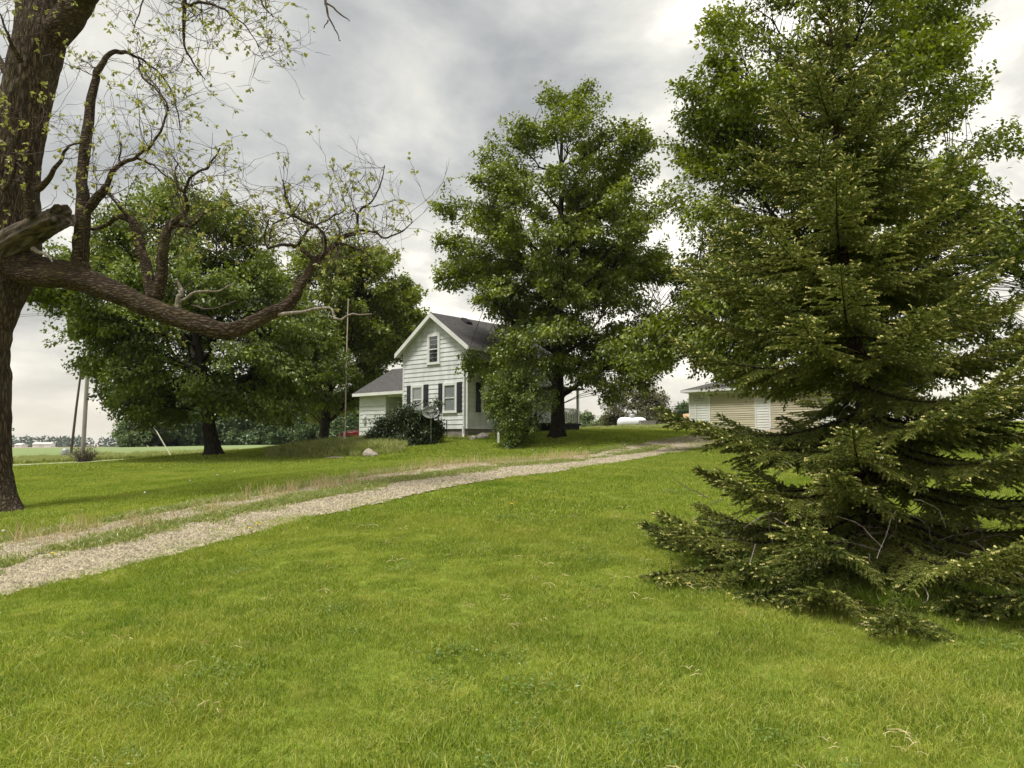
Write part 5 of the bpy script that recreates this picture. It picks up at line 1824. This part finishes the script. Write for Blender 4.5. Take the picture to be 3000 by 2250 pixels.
def scatter(name, label, protos, mat, P, yaw, S, idx, tilt=True):
    """protos: list of Acc. One 'stuff' object whose points carry instances of the prototypes."""
    pc = bpy.data.collections.new(name + '_clumps')
    for k, a in enumerate(protos):
        o = bpy.data.objects.new('clump_%02d' % k, a.mesh(name + '_clump', mat))
        pc.objects.link(o)
    me = bpy.data.meshes.new(name)
    n = len(P)
    me.vertices.add(n)
    me.vertices.foreach_set('co', np.asarray(P, float).ravel())
    e = .3
    dx = (gz(P[:, 0] + e, P[:, 1]) - gz(P[:, 0] - e, P[:, 1])) / (2 * e)
    dy = (gz(P[:, 0], P[:, 1] + e) - gz(P[:, 0], P[:, 1] - e)) / (2 * e)
    z = unit(np.stack([-dx, -dy, np.ones(n)], -1))
    x = np.stack([np.cos(yaw), np.sin(yaw), 0 * yaw], -1)
    x = unit(x - z * (x * z).sum(1, keepdims=True))
    y = np.cross(z, x)
    # matrix columns x,y,z -> XYZ euler
    ey = -np.arcsin(np.clip(x[:, 2], -1, 1))
    ex_ = np.arctan2(y[:, 2], z[:, 2])
    ez = np.arctan2(x[:, 1], x[:, 0])
    for nm, ty, ar in (('rot', 'FLOAT_VECTOR', np.stack([ex_, ey, ez], -1)), ('scl', 'FLOAT', S), ('pick', 'INT', idx)):
        a = me.attributes.new(nm, ty, 'POINT')
        ar = np.asarray(ar)
        a.data.foreach_set('vector' if ty == 'FLOAT_VECTOR' else 'value', ar.astype(np.int32 if ty == 'INT' else np.float32).ravel())
    ob = bpy.data.objects.new(name, me)
    COL.objects.link(ob)
    ng = bpy.data.node_groups.new(name + '_nodes', 'GeometryNodeTree')
    ng.interface.new_socket('Geometry', in_out='INPUT', socket_type='NodeSocketGeometry')
    ng.interface.new_socket('Geometry', in_out='OUTPUT', socket_type='NodeSocketGeometry')
    N, L = ng.nodes.new, ng.links.new
    gi, go = N('NodeGroupInput'), N('NodeGroupOutput')
    ci = N('GeometryNodeCollectionInfo')
    ci.inputs['Collection'].default_value = pc
    ci.inputs['Separate Children'].default_value = True
    ci.inputs['Reset Children'].default_value = True
    ip = N('GeometryNodeInstanceOnPoints')
    ip.inputs['Pick Instance'].default_value = True

    def na(nm, ty):
        a = N('GeometryNodeInputNamedAttribute')
        a.data_type = ty
        a.inputs['Name'].default_value = nm
        return a.outputs['Attribute']
    L(gi.outputs[0], ip.inputs['Points'])
    L(ci.outputs[0], ip.inputs['Instance'])
    L(na('pick', 'INT'), ip.inputs['Instance Index'])
    L(na('rot', 'FLOAT_VECTOR'), ip.inputs['Rotation'])
    L(na('scl', 'FLOAT'), ip.inputs['Scale'])
    L(ip.outputs[0], go.inputs[0])
    md = ob.modifiers.new('scatter', 'NODES')
    md.node_group = ng
    return tag(ob, label, None, None, 'stuff')


def in_view(x, y, margin=1.25):
    return (np.abs(x) < (1500 / F) * np.maximum(y, 0) * margin + 1.6) & (y > 1.2)


hc, hs_ = math.cos(HZR), math.sin(HZR)


def in_rect(x, y, org, x0, x1, y0, y1):
    dx, dy = x - org[0], y - org[1]
    lx, ly = dx * hc + dy * hs_, -dx * hs_ + dy * hc
    return (lx > x0) & (lx < x1) & (ly > y0) & (ly < y1)


def open_ground(x, y, pad=0.0):
    blk = in_rect(x, y, C0, -.0 - pad, HLEN, -.0 - pad, HWID) | in_rect(x, y, C0, WX - pad, WX + WD, HWID, WY1 + pad) | in_rect(x, y, GX, -.02 - pad, GD, -GL, 0.02 + pad)
    return ~blk


def jitter_grid(y0, y1, step, g):
    ys = np.arange(y0, y1, step)
    X, Y = np.meshgrid(np.arange(-60, 60, step), ys)
    X, Y = X.ravel() + g.uniform(-.25, .25, X.size) * step, Y.ravel() + g.uniform(-.25, .25, Y.size) * step
    k = in_view(X, Y)
    return X[k], Y[k]


def edge_noise(x, y, s=1.0, seed=21):
    return vnoise(np.stack([x * 1.6 * s, y * 1.6 * s, 0 * x], -1), seed) * .18 + vnoise(np.stack([x * 6 * s, y * 6 * s, 0 * x], -1), seed + 1) * .09


def lay_grass():
    g = np.random.default_rng(100)
    near = [grass_patch(.44, 700, .066, .0024, 200 + k, pale=(.04, .06, .10, .18)[k % 4], lean=(.5, .7, .45, .85)[k % 4], var_mu=(.42, .55, .3, .62)[k % 4]) for k in range(8)]
    mid = [grass_patch(.95, 1000, .072, .0050, 220 + k, pale=(.03, .08, .05)[k % 3], lean=.5, var_mu=(.4, .5, .6)[k % 3]) for k in range(6)]
    far = [grass_patch(2.2, 1100, .085, .013, 240 + k, pale=.05, lean=.5) for k in range(4)]
    for nm, lab, pr_, y0, y1, st in (('grass', 'short mown grass of the near lawn', near, 1.4, 11.5, .27), ('grass', 'mown grass of the lawn round the driveway', mid, 10.8, 27, .62), ('grass', 'mown grass of the far lawn by the house', far, 26, 64, 1.35)):
        x, y = jitter_grid(y0, y1, st, g)
        l, _ = lat(x, y)
        e = edge_noise(x, y) + {.27: .03, .62: .10, 1.35: .30}[st]
        off = (l < -e) | (l > DW + e * .9)
        k = off & open_ground(x, y, st * .5) & ~((y > 49 + .1 * (x + 30)) & (x < -8))
        x, y = x[k], y[k]
        z = gz(x, y)
        sc = g.uniform(.75, 1.2, len(x)) * (1 + .2 * vnoise(np.stack([x * .5, y * .5, 0 * x], -1), 31) + (.3 * vnoise(np.stack([x * 1.9, y * 1.9, 0 * x], -1), 35) if st < .3 else 0))
        pick = np.clip(((vnoise(np.stack([x * .35, y * .35, 0 * x], -1), 33) + 1) * .5 * len(pr_) + g.normal(size=len(x)) * 1.2).astype(int), 0, len(pr_) - 1)
        scatter(nm, lab, pr_, M['grass'], np.stack([x, y, z], -1), g.uniform(0, 6.28, len(x)), sc, pick)
        print('grass', st, len(x))


lay_grass()


def lay_gravel():
    g = np.random.default_rng(300)

    def stones(size, n, r, seed):
        gg = np.random.default_rng(seed)
        A = Acc()
        tv = np.array([(1, 0, 0), (0, 1, 0), (-1, 0, 0), (0, -1, 0), (.1, .1, .75), (0, 0, -.5)], float)
        tf = np.array([(0, 1, 4), (1, 2, 4), (2, 3, 4), (3, 0, 4)])
        P = np.stack([gg.uniform(-size / 2, size / 2, n), gg.uniform(-size / 2, size / 2, n), gg.uniform(-.003, .004, n)], -1)
        a = gg.uniform(0, 6.28, n)
        R_ = r * gg.lognormal(0, .4, n)
        v = tv[None] * (1 + gg.normal(size=(n, 6, 3)) * .22)
        v = v * R_[:, None, None]
        c, s = np.cos(a)[:, None], np.sin(a)[:, None]
        v = np.stack([v[..., 0] * c - v[..., 1] * s, v[..., 0] * s + v[..., 1] * c, v[..., 2]], -1) + P[:, None]
        return A.add(v, (np.arange(n)[:, None, None] * 6 + tf[None]).reshape(-1, 3), np.repeat(gg.random(n), 6))
    P_ = [stones(.5, 420, .012, 400 + k) for k in range(5)]
    xs, ys = [], []
    for l0, l1, n in ((-.02, 1.05, 3100), (1.7, DW - .1, 1900)):
        k = g.integers(0, 158, n)
        l = g.uniform(l0, l1, n)
        p = DRP[k] + DRT[k] * g.uniform(-.2, .2, n)[:, None] + DRN[k] * l[:, None]
        xs.append(p[:, 0])
        ys.append(p[:, 1])
    x, y = np.concatenate(xs), np.concatenate(ys)
    k = in_view(x, y, 1.35)
    x, y = x[k], y[k]
    scatter('gravel', 'loose tan gravel in the wheel tracks of the driveway', P_, M['gravel'], np.stack([x, y, gz(x, y) + .024], -1), g.uniform(0, 6.28, len(x)), g.uniform(.8, 1.2, len(x)), g.integers(0, 5, len(x)))


lay_gravel()


def lay_weeds():
    g = np.random.default_rng(500)
    tuft = [grass_patch(.35, 90, .10, .006, 600 + k, pale=.25, lean=.8, var_mu=.35) for k in range(4)]
    straw = []
    for k in range(5):
        gg = np.random.default_rng(700 + k)
        n = 9
        P = np.stack([gg.normal(size=n) * .07, gg.normal(size=n) * .07, np.full(n, -.01)], -1)
        A = Acc()
        for q in range(n):
            d = np.array([gg.normal() * .22, gg.normal() * .22, 1.0])
            L_ = gg.uniform(.16, .42)
            v_ = gg.random()
            A.tube(np.array([P[q], P[q] + d * L_ * .6, P[q] + d * L_ + np.array([gg.normal() * .03, gg.normal() * .03, 0])]), [.0035, .003, .0018], 3, False, v_)
        straw.append(A)
    # centre strip of the drive plus ragged edges
    n = 2600
    k = g.integers(18, 120, n)
    u_ = g.random(n)
    l = np.where(u_ < .62, g.normal(1.38, .2, n), np.where(u_ < .69, g.uniform(1.6, DW, n), DW + .02 + np.abs(g.normal(0, .22, n))))
    p = DRP[k] + DRT[k] * g.uniform(-.25, .25, n)[:, None] + DRN[k] * l[:, None]
    q = vnoise(np.stack([k * .22, 0 * k, 0 * k], -1), 51) + g.normal(size=n) * .3 > -.25
    q &= (k > 30) | (l > 2)
    p = p[q & in_view(p[:, 0], p[:, 1])]
    x, y = p[:, 0], p[:, 1]
    scatter('weeds', 'low weeds growing down the middle of the driveway', tuft, M['weed'], np.stack([x, y, gz(x, y) + .015], -1), g.uniform(0, 6.28, len(x)), g.uniform(.6, 1.3, len(x)), g.integers(0, 4, len(x)))
    n = 640
    k = (42 + 70 * g.random(n) ** .9).astype(int)
    k = np.clip(k, 0, 150)
    l = np.where(g.random(n) < .7, g.normal(1.95, .3, n), g.uniform(2.3, 2.95, n))
    p = DRP[k] + DRT[k] * g.uniform(-.25, .25, n)[:, None] + DRN[k] * l[:, None]
    q = vnoise(np.stack([k * .3, l * 1.5, 0 * k], -1), 52) + g.normal(size=n) * .3 > .0
    p = p[q]
    x, y = p[:, 0], p[:, 1]
    scatter('dry_stalks', 'dry straw-coloured stalks along the far wheel track', straw, M['straw'], np.stack([x, y, gz(x, y) + .01], -1), g.uniform(0, 6.28, len(x)), g.uniform(.4, .95, len(x)), g.integers(0, 5, len(x)))
    # tall weed bed round the rusty pole
    tall = [grass_patch(.5, 90, .42, .013, 620 + k, pale=.22, lean=.5, var_mu=.55) for k in range(4)]
    n = 560
    px = g.uniform(790, 1180, n)
    Yd = g.uniform(32.6, 36.8, n)
    x = (px - 1500) / F * Yd
    s = np.clip(1.2 - np.abs((px - 1010) / 220) ** 2 * .55, .35, 1.2) * g.uniform(.7, 1.15, n) * np.clip((Yd - 32) / 1.6, .45, 1) * 1.15
    k = open_ground(x, Yd, .3)
    x, Yd, s = x[k], Yd[k], s[k]
    scatter('tall_weeds', 'bed of tall weeds and grass round the rusty pole', tall, M['weed'], np.stack([x, Yd, gz(x, Yd)], -1), g.uniform(0, 6.28, len(x)), s, g.integers(0, 4, len(x)))
    # rough growth: ditch along the road, crest by the garage, foot of the house
    xs, ys, ss = [], [], []
    n = 1500
    x = g.uniform(-48, -12, n)
    y = 55.5 + .1 * (x + 30) + g.uniform(0, 6, n)
    xs.append(x), ys.append(y), ss.append(g.uniform(.4, 1.05, n))
    n = 700
    x = g.uniform(1.5, 20, n)
    y = 46 + g.uniform(0, 12, n) - np.clip(x - 10, 0, 8) * .4
    m = (np.abs(x - 8) < 13)
    xs.append(x[m]), ys.append(y[m]), ss.append(g.uniform(.35, .8, m.sum()))
    n = 160
    a = g.uniform(-.3, HLEN, n)
    xs.append(C0[0] + a * hc + .35 * hs_), ys.append(C0[1] + a * hs_ - .35 * hc), ss.append(g.uniform(.3, .7, n))
    a = g.uniform(0, HWID, 90)
    xs.append(C0[0] - a * hs_ - .3 * hc), ys.append(C0[1] + a * hc - .3 * hs_), ss.append(g.uniform(.3, .7, 90))
    x, y, s = np.concatenate(xs), np.concatenate(ys), np.concatenate(ss)
    k = open_ground(x, y, .1)
    x, y, s = x[k], y[k], s[k]
    scatter('rough_grass', 'rough uncut grass along the road ditch and round the buildings', tall, M['weed'], np.stack([x, y, gz(x, y)], -1), g.uniform(0, 6.28, len(x)), s, g.integers(0, 4, len(x)))
    # longer grass under the spruce skirts
    lng = [grass_patch(.35, 110, .20, .005, 640 + k, pale=.03, lean=.45, var_mu=.15) for k in range(3)]
    n = 420
    a = g.uniform(0, 6.28, n)
    r = 2.0 * np.sqrt(g.random(n))
    x, y = SPB[0] + r * np.cos(a), SPB[1] + r * np.sin(a)
    scatter('rough_grass', 'longer dark grass under the spruce', lng, M['grass'], np.stack([x, y, gz(x, y)], -1), g.uniform(0, 6.28, n), g.uniform(.7, 1.2, n) * np.clip(1.5 - r * .35, .6, 1.3), g.integers(0, 3, n))


lay_weeds()

def lay_litter():
    g = np.random.default_rng(900)
    lit = []
    for k in range(4):
        gg = np.random.default_rng(910 + k)
        A = Acc()
        for q in range(4):
            a = gg.normal() * .8
            p = np.array([gg.normal() * .05, gg.normal() * .05, gg.uniform(.03, .06)])
            d = np.array([math.cos(a), math.sin(a), gg.normal() * .1])
            L_ = gg.uniform(.04, .11)
            A.tube(np.array([p - d * L_ / 2, p + np.array([0, 0, .01]), p + d * L_ / 2]), [.0014, .0022, .0012], 3, False, gg.random())
        lit.append(A)
    n = 330
    y = 2.4 + 12 * g.random(n) ** .8
    x = g.uniform(-1, 1, n) * .72 * y
    l, _ = lat(x, y)
    k = (l < -.3) & (vnoise(np.stack([x * .6, y * .6, 0 * x], -1), 92) + g.normal(size=n) * .35 > .1)
    x, y = x[k], y[k]
    scatter('dry_litter', 'dry mown stalks lying on the near lawn', lit, M['straw'], np.stack([x, y, gz(x, y)], -1), g.uniform(0, 6.28, len(x)), g.uniform(.7, 1.3, len(x)), g.integers(0, 4, len(x)))
    clo = []
    for k in range(4):
        gg = np.random.default_rng(930 + k)
        A = Acc()
        m = 130
        P = np.stack([gg.normal(size=m) * .10, gg.normal(size=m) * .10, gg.uniform(.02, .07, m)], -1)
        leaves(A, P, np.stack([gg.normal(size=m), gg.normal(size=m), gg.normal(size=m) * .15], -1), np.array([0, 0, 1.0]) + gg.normal(size=(m, 3)) * .25, gg.uniform(.014, .03, m), gg.random(m), LEAF_LOBED)
        clo.append(A)
    n = 330
    y = 2.4 + 14 * g.random(n) ** .8
    x = g.uniform(-1, 1, n) * .72 * y
    l, _ = lat(x, y)
    k = (l < -.2) & (vnoise(np.stack([x * .9, y * .9, 0 * x], -1), 95) + g.normal(size=n) * .2 > .38)
    x, y = x[k], y[k]
    scatter('clover', 'dark clover patches in the near lawn', clo, M['clover'], np.stack([x, y, gz(x, y)], -1), g.uniform(0, 6.28, len(x)), g.uniform(.7, 1.3, len(x)), g.integers(0, 4, len(x)))


lay_litter()

# broad-leaved weed clump under the spruce
def broad_weed():
    g = np.random.default_rng(61)
    b = np.array([SPB[0] - 1.45, SPB[1] - .75, 0])
    b[2] = float(gz(b[0], b[1]))
    t = thing('broadleaf_weed', 'leafy green weed clump at the left foot of the spruce', 'plant', b)
    A, B = Acc(), Acc()
    for _ in range(60):
        p = np.array([g.normal() * .32, g.normal() * .22, 0])
        d = np.array([g.normal() * .25, g.normal() * .25, 1])
        L_ = g.uniform(.12, .34)
        A.tube(np.array([p, p + d * L_]), [.004, .003], 3, False)
        m = 5
        s = g.uniform(.4, 1, m)[:, None]
        leaves(B, p + d * L_ * s, np.stack([g.normal(size=m), g.normal(size=m), g.normal(size=m) * .2], -1), np.array([0, 0, 1.0]) + g.normal(size=(m, 3)) * .25, g.uniform(.045, .085, m), g.random(m) * .7, LEAF_LOBED)
    A.obj('stems', M['stem'], t)['kind'] = 'stuff'
    B.obj('leaves', M['leaf_shrub'], t)['kind'] = 'stuff'


broad_weed()

# dandelions
def dandelion(px, Y, puff, label, group):
    b = gp(px, Y)
    t = thing('dandelion', label, 'flower', b, 0, group)
    h = .16 if puff else .09
    Acc().tube([(0, 0, -.02), (.008, 0, h * .6), (.0, .006, h)], .0035, 5).obj('stalk', M['stem'], t)
    if puff:
        Acc().lathe([(.001, h - .022), (.014, h - .018), (.022, h), (.015, h + .017), (.001, h + .023)], 10).obj('seed_head', M['dandelion_puff'], t, True)
    else:
        Acc().lathe([(.003, h - .012), (.012, h - .006), (.024, h + .004), (.018, h + .012), (.001, h + .014)], 12).obj('flower_head', M['dandelion_yellow'], t)


for px, Y in ((738, 10.6), (760, 10.9), (170, 9.6), (1500, 12)):
    dandelion(px, Y, False, 'small yellow dandelion flower in the grass beside the driveway', 'yellow dandelions')
for px, Y in ((24, 10.9), (430, 15.0), (560, 17.5), (640, 19), (690, 20), (1560, 30), (1610, 29), (1830, 31), (1700, 30), (880, 34)):
    dandelion(px, Y, True, 'pale dandelion seed head standing above the lawn', 'dandelion seed heads')

# ------------------------------------------------------------------ the air
def build_haze():
    m, nt, N, L = nodes_of('haze_air')
    out = N('ShaderNodeOutputMaterial')
    v = N('ShaderNodeVolumePrincipled')
    v.inputs['Color'].default_value = (0.86, 0.92, 1.0, 1)
    v.inputs['Density'].default_value = 0.00012
    L(v.outputs[0], out.inputs['Volume'])
    o = Acc().box(-3150, 3150, -3150, 3150, -16.0, 26.0).obj('haze', m)
    tag(o, 'thin pale haze over the fields', None, None, 'stuff')


build_haze()
